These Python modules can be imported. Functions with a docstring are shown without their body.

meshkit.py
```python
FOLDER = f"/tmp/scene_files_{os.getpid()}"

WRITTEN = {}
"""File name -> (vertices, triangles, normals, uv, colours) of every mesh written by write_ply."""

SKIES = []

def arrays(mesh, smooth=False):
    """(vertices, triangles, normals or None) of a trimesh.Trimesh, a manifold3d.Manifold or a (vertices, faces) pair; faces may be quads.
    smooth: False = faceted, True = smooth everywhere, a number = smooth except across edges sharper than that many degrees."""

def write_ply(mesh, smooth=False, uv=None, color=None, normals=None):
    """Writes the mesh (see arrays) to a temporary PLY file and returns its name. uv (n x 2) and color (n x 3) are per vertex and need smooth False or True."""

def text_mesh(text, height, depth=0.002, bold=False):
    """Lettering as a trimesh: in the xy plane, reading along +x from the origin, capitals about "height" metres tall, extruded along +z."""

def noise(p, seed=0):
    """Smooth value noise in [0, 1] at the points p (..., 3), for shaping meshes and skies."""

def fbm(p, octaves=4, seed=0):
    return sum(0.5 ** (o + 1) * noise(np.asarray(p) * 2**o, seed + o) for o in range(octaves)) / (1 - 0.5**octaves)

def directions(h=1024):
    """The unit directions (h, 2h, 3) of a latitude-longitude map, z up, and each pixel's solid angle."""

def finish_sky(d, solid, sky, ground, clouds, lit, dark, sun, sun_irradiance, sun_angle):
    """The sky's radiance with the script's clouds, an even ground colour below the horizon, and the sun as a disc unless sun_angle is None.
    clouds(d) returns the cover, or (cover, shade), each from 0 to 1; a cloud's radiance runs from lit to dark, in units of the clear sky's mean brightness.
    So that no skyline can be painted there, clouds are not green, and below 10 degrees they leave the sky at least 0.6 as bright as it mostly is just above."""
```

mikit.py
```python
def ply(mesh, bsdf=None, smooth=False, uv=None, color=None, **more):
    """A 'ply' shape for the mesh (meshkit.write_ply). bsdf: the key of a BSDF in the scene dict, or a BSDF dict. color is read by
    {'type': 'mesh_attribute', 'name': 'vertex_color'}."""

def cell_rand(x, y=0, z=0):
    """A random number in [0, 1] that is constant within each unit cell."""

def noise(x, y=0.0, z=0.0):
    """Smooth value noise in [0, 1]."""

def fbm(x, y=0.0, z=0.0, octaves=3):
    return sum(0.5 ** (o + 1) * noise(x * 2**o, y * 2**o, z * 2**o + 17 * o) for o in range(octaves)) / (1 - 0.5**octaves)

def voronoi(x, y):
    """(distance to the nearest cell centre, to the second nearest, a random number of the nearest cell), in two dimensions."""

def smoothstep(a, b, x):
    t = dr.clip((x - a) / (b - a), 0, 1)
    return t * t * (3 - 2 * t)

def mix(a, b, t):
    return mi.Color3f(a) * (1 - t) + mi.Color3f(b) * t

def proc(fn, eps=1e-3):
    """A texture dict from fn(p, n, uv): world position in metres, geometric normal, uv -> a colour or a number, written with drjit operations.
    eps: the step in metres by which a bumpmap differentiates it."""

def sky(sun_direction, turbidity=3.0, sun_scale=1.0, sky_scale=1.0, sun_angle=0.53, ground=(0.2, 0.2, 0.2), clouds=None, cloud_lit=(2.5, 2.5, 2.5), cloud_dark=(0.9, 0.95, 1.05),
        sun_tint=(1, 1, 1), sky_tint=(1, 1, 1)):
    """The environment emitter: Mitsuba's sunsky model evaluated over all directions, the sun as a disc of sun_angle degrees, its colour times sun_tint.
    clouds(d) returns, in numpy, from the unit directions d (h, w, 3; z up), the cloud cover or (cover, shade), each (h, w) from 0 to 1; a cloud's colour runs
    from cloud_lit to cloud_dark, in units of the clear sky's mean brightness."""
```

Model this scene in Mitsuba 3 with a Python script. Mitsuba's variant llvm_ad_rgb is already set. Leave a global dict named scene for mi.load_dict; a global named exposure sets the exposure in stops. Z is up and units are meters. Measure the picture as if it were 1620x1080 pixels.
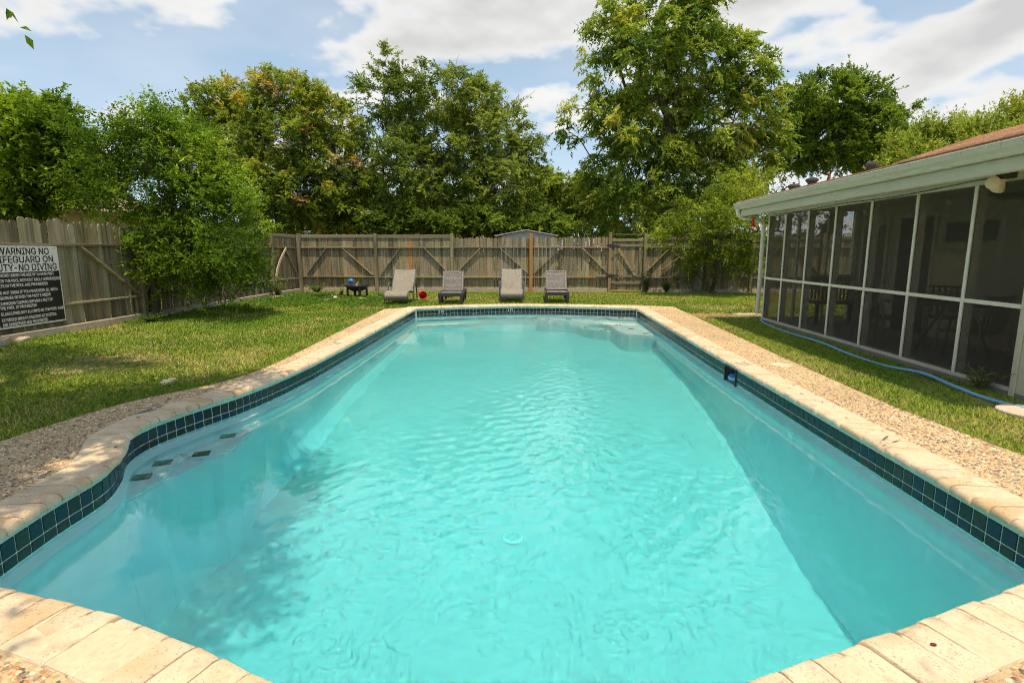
import math, random, numpy as np, trimesh, shapely, shapely.geometry as sg
import drjit as dr, mitsuba as mi, mikit, meshkit
from mikit import proc, noise, fbm, voronoi, smoothstep, mix, cell_rand
random.seed(7); RNG = np.random.default_rng(7)
T = mi.ScalarTransform4f
scene, labels = {}, {}

# ------------------------------------------------------------------ camera, sky, sun, exposure
exposure = 1.78
PITCH, YAW = math.radians(9.3), math.radians(1.85)
EYE = [0.0, 0.0, 1.4]
FWD = [-math.sin(YAW)*math.cos(PITCH), math.cos(YAW)*math.cos(PITCH), -math.sin(PITCH)]
scene['camera'] = {'type': 'perspective', 'fov': 86.1, 'fov_axis': 'x', 'near_clip': 0.05, 'far_clip': 2000.0,
                   'to_world': T().look_at(origin=EYE, target=[e+f for e, f in zip(EYE, FWD)], up=[0, 0, 1])}
SUN = [0.085, -0.27, 1.0]

CLOUDS = [  # (azimuth deg from +y towards +x, elevation, half width, half height, weight): loose banks and open sky
 (-42, 22, 12, 4.5, .30), (-33, 19.5, 7, 3.2, .26), (-26, 24, 5, 2.5, .12), (-30, 14, 12, 2.6, -.30), (-19, 22, 5, 3.5, -.26), (-24, 18.5, 5, 3, -.16),
 (-17, 17.5, 6, 2.2, .26), (-10, 16, 8, 2.2, .24), (-6, 24, 13, 4.0, .42), (1, 17.5, 6, 1.3, -.26), (4.5, 13, 5, 2.4, .30), (12, 24, 8, 5, .36), (22, 21, 7, 3.6, .28), (27, 25, 5, 2, -.16), (17, 16, 3, 1.5, -.14),
 (33.5, 20, 3.6, 3.2, -.44), (30, 14.5, 5, 2.5, .30), (39.5, 17.5, 4, 3.2, .40), (40.5, 13, 3, 1.2, -.22), (37, 23, 4, 2.0, -.24)]

def clouds(d):
    az = np.degrees(np.arctan2(d[..., 0], d[..., 1])); el = np.degrees(np.arcsin(np.clip(d[..., 2], -1, 1)))
    k = 1.0/(np.maximum(d[..., 2], 0) + .22)
    q = np.stack([d[..., 0]*k*1.7, d[..., 1]*k*1.7, np.zeros_like(k)], -1)
    n = meshkit.fbm(q*1.4 + 3.1, 6, 3); fine = meshkit.fbm(np.stack([d[..., 0], d[..., 1], d[..., 2]*1.9], -1)*13, 5, 11)
    bias = 0
    for a, e, w, h, wt in CLOUDS:
        da = (az - a + 180) % 360 - 180
        bias = bias + wt*np.exp(-(da/w)**2 - ((el - e)/h)**2)
    v = n + .85*(fine - .5) + bias
    cover = np.clip((v - .42)/.28, 0, 1); cover = cover*cover*(3 - 2*cover)
    thick = np.clip((v - .6)/.45, 0, 1)
    shade = np.clip(.16 + .80*thick + .5*(meshkit.fbm(q*2.3 + 9, 4, 5) - .5), 0, 1)
    haze = .24 + .34*np.clip(meshkit.fbm(q*2.2, 4, 8) - .35, 0, 1)
    return np.maximum(.94*cover, haze), np.where(.94*cover > haze, shade, np.minimum(shade, .3))

scene['sky'] = mikit.sky(SUN, turbidity=3.6, clouds=clouds, sun_scale=.94, sky_scale=1.22, cloud_lit=(2.12, 2.07, 1.98), cloud_dark=(1.36, 1.34, 1.30), sun_tint=(1.0, .96, .86), sky_tint=(.98, 1.08, 1.08), ground=(.22, .24, .12))

# ------------------------------------------------------------------ helpers
_used = {}
def numbered(name):
    n = _used.get(name, 0); _used[name] = n + 1
    return name if n == 0 else f'{name}_{n:03d}'
def thing(name, label, cat, group=None):
    k = numbered(name); labels[k] = {'label': label, 'category': cat}
    if group: labels[k]['group'] = group
    return k
def part(parent, name, mesh, mat, smooth=False, uv=None, color=None, label=None, kind=None):
    k = numbered(parent + '__' + name if parent else name)
    scene[k] = mikit.ply(mesh, mat, smooth=smooth, uv=uv, color=color)
    if label or kind:
        labels[k] = {}
        if label: labels[k]['label'] = label
        if kind: labels[k]['kind'] = kind
    return k
def solo(name, mesh, mat, label, cat, smooth=False, group=None, **kw):
    k = part(None, name, mesh, mat, smooth, **kw); labels[k] = {'label': label, 'category': cat}
    if group: labels[k]['group'] = group
    return k
def struct(name, mesh, mat, smooth=False, label=None, kind='structure', **kw):
    k = part(None, name, mesh, mat, smooth, **kw); labels[k] = {'kind': kind}
    if label: labels[k]['label'] = label
    return k
def cat(ms): return trimesh.util.concatenate(ms)
def box(x0, x1, y0, y1, z0, z1):
    m = trimesh.creation.box((x1-x0, y1-y0, z1-z0)); m.apply_translation(((x0+x1)/2, (y0+y1)/2, (z0+z1)/2)); return m
def bevel_box(x0, x1, y0, y1, z0, z1, b=.006):
    pts = []
    for sx in (0, 1):
        for sy in (0, 1):
            for sz in (0, 1):
                X, Y, Z = (x1 if sx else x0), (y1 if sy else y0), (z1 if sz else z0)
                dx, dy, dz = (-b if sx else b), (-b if sy else b), (-b if sz else b)
                pts += [(X, Y+dy, Z+dz), (X+dx, Y, Z+dz), (X+dx, Y+dy, Z)]
    return trimesh.convex.convex_hull(np.array(pts))
def bar(p, q, w, h, up=(0, 0, 1), b=0):
    """a board from p to q, w wide across, h thick along up"""
    p, q, up = np.array(p, float), np.array(q, float), np.array(up, float)
    d = q - p; L = np.linalg.norm(d); d /= L
    s = np.cross(d, up); s /= np.linalg.norm(s); u = np.cross(s, d)
    m = bevel_box(0, L, -w/2, w/2, -h/2, h/2, b) if b else box(0, L, -w/2, w/2, -h/2, h/2)
    M = np.eye(4); M[:3, 0], M[:3, 1], M[:3, 2], M[:3, 3] = d, s, u, p
    if np.linalg.det(M[:3, :3]) < 0: M[:3, 1] *= -1
    m.apply_transform(M); return m
def tube(pts, r, n=8, cap=True):
    P = np.array(pts, float); R = np.broadcast_to(np.asarray(r, float), (len(P),))
    Tn = np.gradient(P, axis=0); Tn /= np.linalg.norm(Tn, axis=1, keepdims=True)
    ref = np.array([0, 0, 1.0]) if abs(Tn[0, 2]) < .9 else np.array([1.0, 0, 0])
    V = []; u = np.cross(Tn[0], ref); u /= np.linalg.norm(u)
    a = np.arange(n)/n*2*np.pi
    for i in range(len(P)):
        u = u - Tn[i]*(u@Tn[i]); u /= np.linalg.norm(u); w = np.cross(Tn[i], u)
        V.append(P[i] + R[i]*(np.cos(a)[:, None]*u + np.sin(a)[:, None]*w))
    V = np.vstack(V); F = []
    for i in range(len(P)-1):
        for k in range(n):
            k2 = (k+1) % n; A, B, C, D = i*n+k, i*n+k2, (i+1)*n+k2, (i+1)*n+k
            F += [[A, B, C], [A, C, D]]
    if cap:
        c0, c1 = len(V), len(V)+1; V = np.vstack([V, P[:1], P[-1:]]); e = (len(P)-1)*n
        for k in range(n):
            k2 = (k+1) % n; F += [[c0, k2, k], [c1, e+k, e+k2]]
    return trimesh.Trimesh(V, F, process=False)
def lathe(prof, n=24, at=(0, 0, 0)):
    m = trimesh.creation.revolve(np.array(prof, float), sections=n); m.apply_translation(at); return m
def ball(c, r, sub=2, sq=(1, 1, 1)):
    m = trimesh.creation.icosphere(subdivisions=sub, radius=r); m.apply_scale(sq); m.apply_translation(c); return m
def slab(poly, z0, z1):
    m = trimesh.creation.extrude_polygon(poly, z1 - z0, engine='earcut'); m.apply_translation((0, 0, z0)); return m
def sheet(poly, z):
    v, f = trimesh.creation.triangulate_polygon(poly, engine='earcut')
    f = np.asarray(f); v = np.asarray(v)
    a = v[f]; cr = (a[:, 1, 0]-a[:, 0, 0])*(a[:, 2, 1]-a[:, 0, 1]) - (a[:, 1, 1]-a[:, 0, 1])*(a[:, 2, 0]-a[:, 0, 0])
    f[cr < 0] = f[cr < 0][:, ::-1]
    return trimesh.Trimesh(np.column_stack([v, np.full(len(v), z)]), f, process=False)
def placed(m, loc=(0, 0, 0), rz=0.0):
    m = m.copy(); m.apply_transform(trimesh.transformations.rotation_matrix(rz, [0, 0, 1])); m.apply_translation(loc); return m
def spin(m, ang, axis, at=(0, 0, 0)):
    m.apply_transform(trimesh.transformations.rotation_matrix(ang, axis, at)); return m
def uv_const(mesh, a, b): return np.tile([[a, b]], (len(mesh.vertices), 1))

# ------------------------------------------------------------------ materials
def rgb(*c): return {'type': 'rgb', 'value': list(c)}
def mat(name, base, rough=.6, metal=0.0, two=True, **kw):
    m = {'type': 'principled', 'base_color': base if isinstance(base, dict) else rgb(*base), 'roughness': rough, 'metallic': metal, 'specular': kw.pop('specular', .4), **kw}
    scene[name] = {'type': 'twosided', 'bsdf': m} if two else m
    return name
def bumped(name, inner, fn, scale, eps=.002):
    scene[name] = {'type': 'twosided', 'bsdf': {'type': 'bumpmap', 'arbitrary': proc(fn, eps), 'scale': scale, 'bsdf': inner}}
    return name

def f_wood(p, n, uv):
    r, hor = uv.x, uv.y
    isx = hor > .5
    gx = dr.select(isx, p.x*2.2, p.x*70); gy = dr.select(isx, p.y*2.2, p.y*70); gz = dr.select(isx, p.z*70, p.z*2.2)
    g = fbm(gx + r*37, gy + r*11, gz, 3)
    g2 = fbm(gx*.3 + r*91, gy*.3, gz*.5 + r*7, 3)
    base = mix((.13, .12, .092), (.445, .42, .34), dr.clip(g*.75 + g2*.9 - .32 + (r - .5)*.55, 0, 1))
    warm = mix(base, mi.Color3f(.37, .22, .10), smoothstep(.62, .97, cell_rand(r*977, 3, 1))*.55*smoothstep(.35, .65, g2))
    green = mix(warm, warm*mi.Color3f(.94, .985, .83), smoothstep(.4, .7, fbm(gx*.06 + 3, gy*.06 + r*7, p.z*1.2, 2)))
    dark = smoothstep(.52, .74, fbm(gx*.12 + 5, gy*.12 + r*19, gz*.3, 3))
    return mix(green, mi.Color3f(.075, .065, .045), dark*.62)*mi.Color3f(.94, .89, .80)
scene['weathered_wood'] = {'type': 'twosided', 'bsdf': {'type': 'diffuse', 'reflectance': proc(f_wood)}}
def f_cedar(p, n, uv):
    g = fbm(p.x*60, p.y*60, p.z*2.5, 3)
    return mix((.36, .17, .06), (.52, .28, .11), g)
scene['cedar_post'] = {'type': 'twosided', 'bsdf': {'type': 'diffuse', 'reflectance': proc(f_cedar)}}

def f_coping(p, n, uv):
    a = fbm(p.x*9 + uv.x*31, p.y*9, p.z*9, 4); s = fbm(p.x*160, p.y*160, p.z*160, 2)
    streak = fbm(p.x*5 + uv.x*77, p.y*5 + uv.x*13, uv.x*50, 3)
    c = mix((.62, .50, .36), (.72, .61, .465), a)
    c = mix(c, mi.Color3f(.60, .42, .235), smoothstep(.50, .74, streak)*.60)
    c = mix(c, mi.Color3f(.36, .30, .22), smoothstep(.56, .80, fbm(p.x*14 + 9, p.y*14, uv.x*9, 4))*.55)
    c = c*(.955 + .07*uv.x)*mi.Color3f(1.0, 1.0 - .02*uv.x, 1.0 - .04*uv.x)
    c = mix(c, c*mi.Color3f(.80, .74, .66), smoothstep(.50, .70, fbm(p.x*1.6, p.y*1.6, 4.2, 4))*.6)
    return mix(c, c*.66, smoothstep(.62, .78, s))
def b_coping(p, n, uv): return fbm(p.x*120, p.y*120, p.z*120, 3)*.7 + fbm(p.x*25, p.y*25, p.z*25, 2)
bumped('coping_stone', {'type': 'diffuse', 'reflectance': proc(f_coping)}, b_coping, .004)
def f_mortar(p, n, uv): return mix((.54, .445, .31), (.70, .59, .43), fbm(p.x*50, p.y*50, p.z*50, 3))
scene['mortar'] = {'type': 'twosided', 'bsdf': {'type': 'diffuse', 'reflectance': proc(f_mortar)}}

def f_deck(p, n, uv):
    x, y = p.x + .012*noise(p.x*30, p.y*30), p.y + .012*noise(p.y*30, p.x*30 + 7)
    d1, d2, w = voronoi(x*50, y*50)
    stone = mix((.38, .27, .155), (.78, .62, .40), w)
    stone = mix(stone, mi.Color3f(.15, .13, .11), smoothstep(.86, .9, w)); stone = mix(stone, mi.Color3f(.42, .24, .13), smoothstep(.12, .08, w))
    cem = mix((.47, .355, .21), (.60, .475, .30), fbm(p.x*8, p.y*8, 0, 3))
    c = mix(stone, cem, smoothstep(.20, .05, d2 - d1))
    return c*(.86 + .3*fbm(p.x*1.3, p.y*1.3, 3, 3))
def b_deck(p, n, uv):
    x, y = p.x + .012*noise(p.x*30, p.y*30), p.y + .012*noise(p.y*30, p.x*30 + 7)
    d1, d2, w = voronoi(x*50, y*50)
    return smoothstep(0, .45, d2 - d1)*(.6 + .4*w)
bumped('aggregate', {'type': 'diffuse', 'reflectance': proc(f_deck)}, b_deck, .006, .003)
scene['pebble_mix'] = {'type': 'twosided', 'bsdf': {'type': 'principled', 'base_color': {'type': 'mesh_attribute', 'name': 'vertex_color'}, 'roughness': .55, 'specular': .4}}
scene['leaf_mix'] = {'type': 'principledthin', 'base_color': {'type': 'mesh_attribute', 'name': 'vertex_color'}, 'roughness': .5, 'diff_trans': 1.0, 'spec_trans': 0.0}

def f_soil(p, n, uv):
    a = fbm(p.x*1.1, p.y*1.1, 0, 4); b = fbm(p.x*40, p.y*40, 2, 2)
    c = mix((.11, .13, .035), (.27, .22, .10), smoothstep(.38, .68, a))
    return c*(.65 + .7*b)
scene['lawn_soil'] = {'type': 'twosided', 'bsdf': {'type': 'diffuse', 'reflectance': proc(f_soil)}}

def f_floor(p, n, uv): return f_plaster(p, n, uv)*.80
def f_plaster(p, n, uv):
    a = fbm(p.x*1.7, p.y*1.7, p.z*1.7, 3); b = fbm(p.x*9, p.y*9, p.z*9, 3)
    return mix((.53, .63, .665), (.62, .715, .75), a)*(.94 + .1*b)
def ridged(x, y, s):
    a = fbm(x*.9 + s, y*.9, s, 2); b = fbm(x*.9, y*.9 + 5, s + 3, 2)
    u, v = x + 1.1*(a - .5), y + 1.1*(b - .5)
    return 1 - dr.abs(2*noise(u, v, s) - 1)
def b_plaster(p, n, uv):
    r1, r2 = ridged(p.x*17 + p.z*8, p.y*14 + p.z*7, 1.3), ridged(p.x*31 + 4, p.y*26, 7.7)
    return r1*r1*r1*(.4 + .9*noise(p.x*3.1, p.y*3.1, 4.0)) + .45*r2*r2
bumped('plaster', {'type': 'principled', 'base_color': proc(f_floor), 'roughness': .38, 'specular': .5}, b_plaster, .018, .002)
bumped('wall_plaster', {'type': 'diffuse', 'reflectance': proc(f_plaster)}, b_plaster, .004, .003)
def f_tile(p, n, uv):
    a = fbm(p.x*30 + uv.x*50, p.y*30, p.z*30, 4); r = uv.x
    navy = mix((.004, .008, .020), (.009, .024, .052), a); black = mix((.006, .008, .009), (.018, .022, .020), a); brown = mix((.016, .012, .008), (.045, .035, .022), a)
    c = mix(navy, black, smoothstep(.42, .46, r)); return mix(c, brown, smoothstep(.74, .78, r)*a*1.3)
scene['glazed_tile'] = {'type': 'twosided', 'bsdf': {'type': 'principled', 'base_color': proc(f_tile), 'roughness': .25, 'specular': .3}}
mat('grout', (.62, .72, .62), .8)
mat('band_plaster', (.42, .62, .52), .8)
mat('white_paint', (.64, .63, .52), .5); mat('trim_green', (.56, .62, .50), .5)
def f_paint(p, n, uv):
    a = fbm(p.x*3, p.y*3, p.z*14, 4); s = fbm(p.x*40, p.y*40, p.z*6, 3)
    c = mix((.42, .405, .29), (.53, .505, .38), a)
    return mix(c, mi.Color3f(.28, .25, .19), smoothstep(.70, .86, s)*.5)
scene['aged_paint'] = {'type': 'twosided', 'bsdf': {'type': 'principled', 'base_color': proc(f_paint), 'roughness': .55, 'specular': .3}}
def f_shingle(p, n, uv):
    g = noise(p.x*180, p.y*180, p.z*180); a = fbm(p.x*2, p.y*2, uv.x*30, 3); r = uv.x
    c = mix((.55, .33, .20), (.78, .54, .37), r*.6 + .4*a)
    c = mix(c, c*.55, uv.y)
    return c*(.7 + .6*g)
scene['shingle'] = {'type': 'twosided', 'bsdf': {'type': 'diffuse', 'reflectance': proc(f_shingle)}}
mat('dark_metal', (.035, .035, .038), .45); mat('black_plastic', (.03, .03, .032), .5); mat('grey_resin', (.115, .115, .112), .55)
def f_sling(p, n, uv):
    w = noise(p.x*420, p.y*80, p.z*80); a = fbm(p.x*5, p.y*5, p.z*5, 3)
    return mix((.20, .19, .16), (.32, .305, .26), .5*w + .5*a)
scene['sling_fabric'] = {'type': 'twosided', 'bsdf': {'type': 'diffuse', 'reflectance': proc(f_sling)}}
mat('grey_frame', (.10, .11, .13), .4, .0)
def f_bark(p, n, uv): return mix((.07, .055, .04), (.20, .165, .125), fbm(p.x*9, p.y*9, p.z*3, 4))
scene['bark'] = {'type': 'twosided', 'bsdf': {'type': 'diffuse', 'reflectance': proc(f_bark)}}
def f_stone(p, n, uv): return mix((.30, .26, .19), (.55, .49, .38), fbm(p.x*16, p.y*16, p.z*16, 4))
scene['rough_stone'] = {'type': 'twosided', 'bsdf': {'type': 'diffuse', 'reflectance': proc(f_stone)}}
mat('sign_white', (.62, .63, .62), .35); mat('sign_black', (.016, .017, .019), .35)
mat('blue_hose_plastic', (.16, .36, .53), .45); mat('blue_plastic', (.02, .12, .36), .3); mat('pale_blue_plastic', (.18, .45, .62), .3)
mat('blue_ball_rubber', (.03, .20, .55), .3); mat('red_plastic', (.62, .02, .02), .35); mat('rust', (.22, .07, .03), .7)
mat('tan_siding', (.50, .42, .27), .7); mat('pale_siding', (.62, .62, .60), .7); mat('grey_roofing', (.20, .20, .21), .7)
mat('interior_wall', (.36, .33, .23), .8); mat('interior_trim', (.42, .40, .33), .6); mat('dark_interior', (.05, .045, .04), .7); mat('porch_concrete', (.17, .16, .14), .8)
mat('globe_glass', (.62, .60, .52), .3); mat('picture_navy', (.02, .03, .04), .4); mat('lid_cream', (.62, .53, .36), .6); mat('paver_pink', (.50, .38, .30), .8)
mat('drain_white', (.60, .80, .80), .5)
scene['screen_mesh'] = {'type': 'mask', 'opacity': .50, 'bsdf': {'type': 'twosided', 'bsdf': {'type': 'diffuse', 'reflectance': rgb(.070, .064, .048)}}}
scene['clear_water'] = {'type': 'thindielectric', 'int_ior': 1.24, 'ext_ior': 1.0}
scene['water_body'] = {'type': 'homogeneous', 'albedo': rgb(.10, .88, .95), 'sigma_t': rgb(.56, .135, .095)}
scene['grass_mix'] = {'type': 'twosided', 'bsdf': {'type': 'diffuse', 'reflectance': {'type': 'mesh_attribute', 'name': 'vertex_color'}}}
mat('shed_metal', (.42, .43, .42), .5)
mat('brown_roofing', (.20, .15, .10), .7)
mat('petal_red', (.14, .012, .015), .6)

# ------------------------------------------------------------------ the pool's outline (plan, anticlockwise), water line
WATER = -0.238
def catmull(pts, n=12):
    P = np.array(pts, float); P = np.vstack([2*P[0]-P[1], P, 2*P[-1]-P[-2]]); out = []
    for i in range(1, len(P)-2):
        for t in np.linspace(0, 1, n, endpoint=False):
            a, b, c, d = P[i-1:i+3]
            out.append(.5*((2*b) + (-a+c)*t + (2*a-5*b+4*c-d)*t*t + (-a+3*b-3*c+d)*t**3))
    return out + [P[-2]]
NEAR = catmull([(-2.66, 2.13), (-1.78, 1.90), (-1.28, 1.73), (-.70, 1.50), (-.1, 1.42), (.50, 1.52), (1.06, 1.73), (1.74, 2.02), (2.62, 2.40)])
RIGHT = [(2.62, 2.40), (2.64, 8.0), (2.76, 14.10)]
FAR = catmull([(2.76, 14.10), (1.4, 14.48), (-.1, 14.66), (-1.6, 14.34), (-2.92, 13.85)])
LEFT = [(-2.92, 13.85), (-2.84, 8.5)] + catmull([(-2.84, 7.0), (-2.89, 6.1), (-2.99, 5.4), (-3.16, 4.78), (-3.23, 4.36), (-3.16, 4.0), (-2.97, 3.68), (-2.83, 3.35), (-2.78, 2.85), (-2.66, 2.13)])
def resample(pts, step):
    ls = sg.LineString(pts); n = max(2, int(round(ls.length/step)))
    return np.array([ls.interpolate(i/n, normalized=True).coords[0] for i in range(n+1)])
SIDES = [np.array(NEAR), np.array(RIGHT), np.array(FAR), np.array(LEFT)]
OUT = sg.Polygon(np.vstack([s[:-1] for s in SIDES]))
FLOOR_Y = [0, 3.9, 5.2, 6.8, 8.5, 12.2, 15]; FLOOR_Z = [-1.62, -1.55, -1.34, -.98, -.80, -.70, -.66]
def floor_z(y): return np.interp(y, FLOOR_Y, FLOOR_Z)
def ring_pts(poly, step=.07):
    c = np.array(poly.exterior.coords)
    return resample(c, step)[:-1]
def edge_frame(pts, closed=True):
    """outward normals of an anticlockwise ring or chain"""
    d = (np.roll(pts, -1, 0) - np.roll(pts, 1, 0)) if closed else np.gradient(pts, axis=0)
    d /= np.linalg.norm(d, axis=1, keepdims=True)
    return np.column_stack([d[:, 1], -d[:, 0]])

swimming_pool = thing('swimming_pool', 'turquoise swimming pool with pale brick coping, dark tile band and curved left side', 'swimming pool')
R0 = ring_pts(OUT, .08)
def inset(poly, d): return poly.buffer(-d, join_style=1).buffer(0)
# basin: walls with a cove, then the sloping floor
rows = []
fz = floor_z(R0[:, 1]); Nn = edge_frame(R0)
for off, zf in [(-.03, lambda: 0*fz - .05), (-.012, lambda: 0*fz - .05), (-.012, lambda: 0*fz - .275), (.0, lambda: 0*fz - .30), (.022, lambda: 0*fz - .325), (.026, lambda: 0*fz - .335), (.012, lambda: 0*fz - .36), (.014, lambda: fz + (-.33 - fz)*.45), (.028, lambda: fz + (-.33-fz)*.22), (.06, lambda: fz + .10), (.12, lambda: fz + .035), (.20, lambda: fz - .02)]:
    rows.append(np.column_stack([R0 - Nn*off, np.minimum(zf(), -.05)]))
n = len(R0); V = np.vstack(rows); F = []
for i in range(len(rows)-1):
    for k in range(n):
        k2 = (k+1) % n; a, b, c, d = i*n+k, i*n+k2, (i+1)*n+k2, (i+1)*n+k
        if i <= 2 and R0[k, 0] > 2.3 and abs((R0[k, 1] + R0[k2, 1])/2 - 7.09) < .19: continue
        F += [[a, c, b], [a, d, c]]
walls = trimesh.Trimesh(V, F, process=False)
gy = np.linspace(.8, 15.2, 110); gx = np.linspace(-3.5, 3.1, 12)
GX, GY = np.meshgrid(gx, gy); gz = np.interp(GY, np.linspace(0, 16, 65), np.convolve(np.pad(floor_z(np.linspace(0, 16, 65)), 3, mode='edge'), np.ones(7)/7, 'valid'))
def grid_mesh(GX, GY, GZ):
    h, w = GX.shape; i = np.arange(h*w).reshape(h, w)
    a, b, c, d = i[:-1, :-1].ravel(), i[:-1, 1:].ravel(), i[1:, 1:].ravel(), i[1:, :-1].ravel()
    return trimesh.Trimesh(np.column_stack([GX.ravel(), GY.ravel(), GZ.ravel()]), np.vstack([np.column_stack([a, b, c]), np.column_stack([a, c, d])]), process=False)
part(swimming_pool, 'wall', walls, 'wall_plaster', smooth=50)
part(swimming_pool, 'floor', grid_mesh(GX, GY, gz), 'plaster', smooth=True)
# benches and steps, rounded noses, dark marker tiles
def bench(name, pts, top, markers, marker_z=.004, bottom=-1.7, label=None):
    poly = sg.Polygon(pts).buffer(.05).buffer(-.05).buffer(-.04).buffer(.04).intersection(OUT.buffer(.06))
    layers = []
    for o, z0, z1 in [(.0, bottom, top-.03), (.010, top-.03, top-.01), (.024, top-.01, top)]:
        layers.append(slab(poly.buffer(-o), z0, z1))
    k = part(swimming_pool, name, cat(layers), 'wall_plaster', label=label)
    for (x, y, a) in markers:
        m = placed(bevel_box(-.068, .068, -.055, .055, -.004, .006, .002) if y < 8 else bevel_box(-.07, .07, -.04, .04, -.004, .006, .002), (x, y, top + marker_z), a)
        part(k, 'marker_tile', m, 'glazed_tile', uv=uv_const(m, .95, 0))
bench('bench', [(-3.08, 6.35), (-2.93, 5.75), (-2.81, 5.2), (-2.75, 4.85), (-2.76, 4.62), (-2.87, 4.50), (-3.01, 4.52), (-3.11, 4.60), (-3.49, 4.6), (-3.59, 6.3)], -.40,
      [(-2.95, 4.62, .35), (-2.97, 5.10, .35)], label='pale underwater bench along the curved left side')
bench('step', [(-3.59, 4.70), (-3.19, 4.66), (-3.04, 4.52), (-2.95, 4.30), (-2.91, 4.0), (-2.93, 3.75), (-2.99, 3.5), (-3.59, 3.5)], -.385,
      [(-3.10, 4.06, .35), (-3.13, 4.36, .35)])
bench('bench', [(.22, 14.9), (.20, 14.42), (.5, 14.18), (1.05, 14.05), (1.5, 13.85), (1.8, 13.5), (1.93, 13.05), (1.96, 12.4), (2.0, 11.85), (2.12, 11.62), (2.5, 11.6), (2.9, 11.62), (3.0, 14.9)], -.345,
      [(.48, 14.38, 0), (1.02, 14.20, 0), (1.72, 14.0, 0), (2.15, 13.2, 0), (2.32, 12.5, 0), (2.53, 11.80, 0)], label='pale corner bench at the far right end')
bench('step', [(1.95, 14.9), (1.98, 14.2), (2.08, 13.92), (2.35, 13.78), (2.9, 13.75), (2.9, 14.9)], -.285, [(2.35, 14.12, 0)])
bench('step', [(1.18, 14.1), (1.30, 13.55), (1.55, 13.15), (1.85, 12.92), (2.05, 12.88), (2.05, 14.1)], -.47, [(1.42, 13.62, .2), (1.78, 13.12, .2)])
body = sg.Polygon([(-3.5, 6.5), (-3.02, 6.5), (-2.93, 5.75), (-2.81, 5.2), (-2.76, 4.85), (-2.80, 4.5), (-2.88, 4.1), (-2.90, 3.75), (-2.98, 3.4), (-3.5, 3.4)]).buffer(-.03).intersection(OUT.buffer(.06))
part(swimming_pool, 'bench_base', slab(body, -1.7, -.418), 'wall_plaster')
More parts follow.
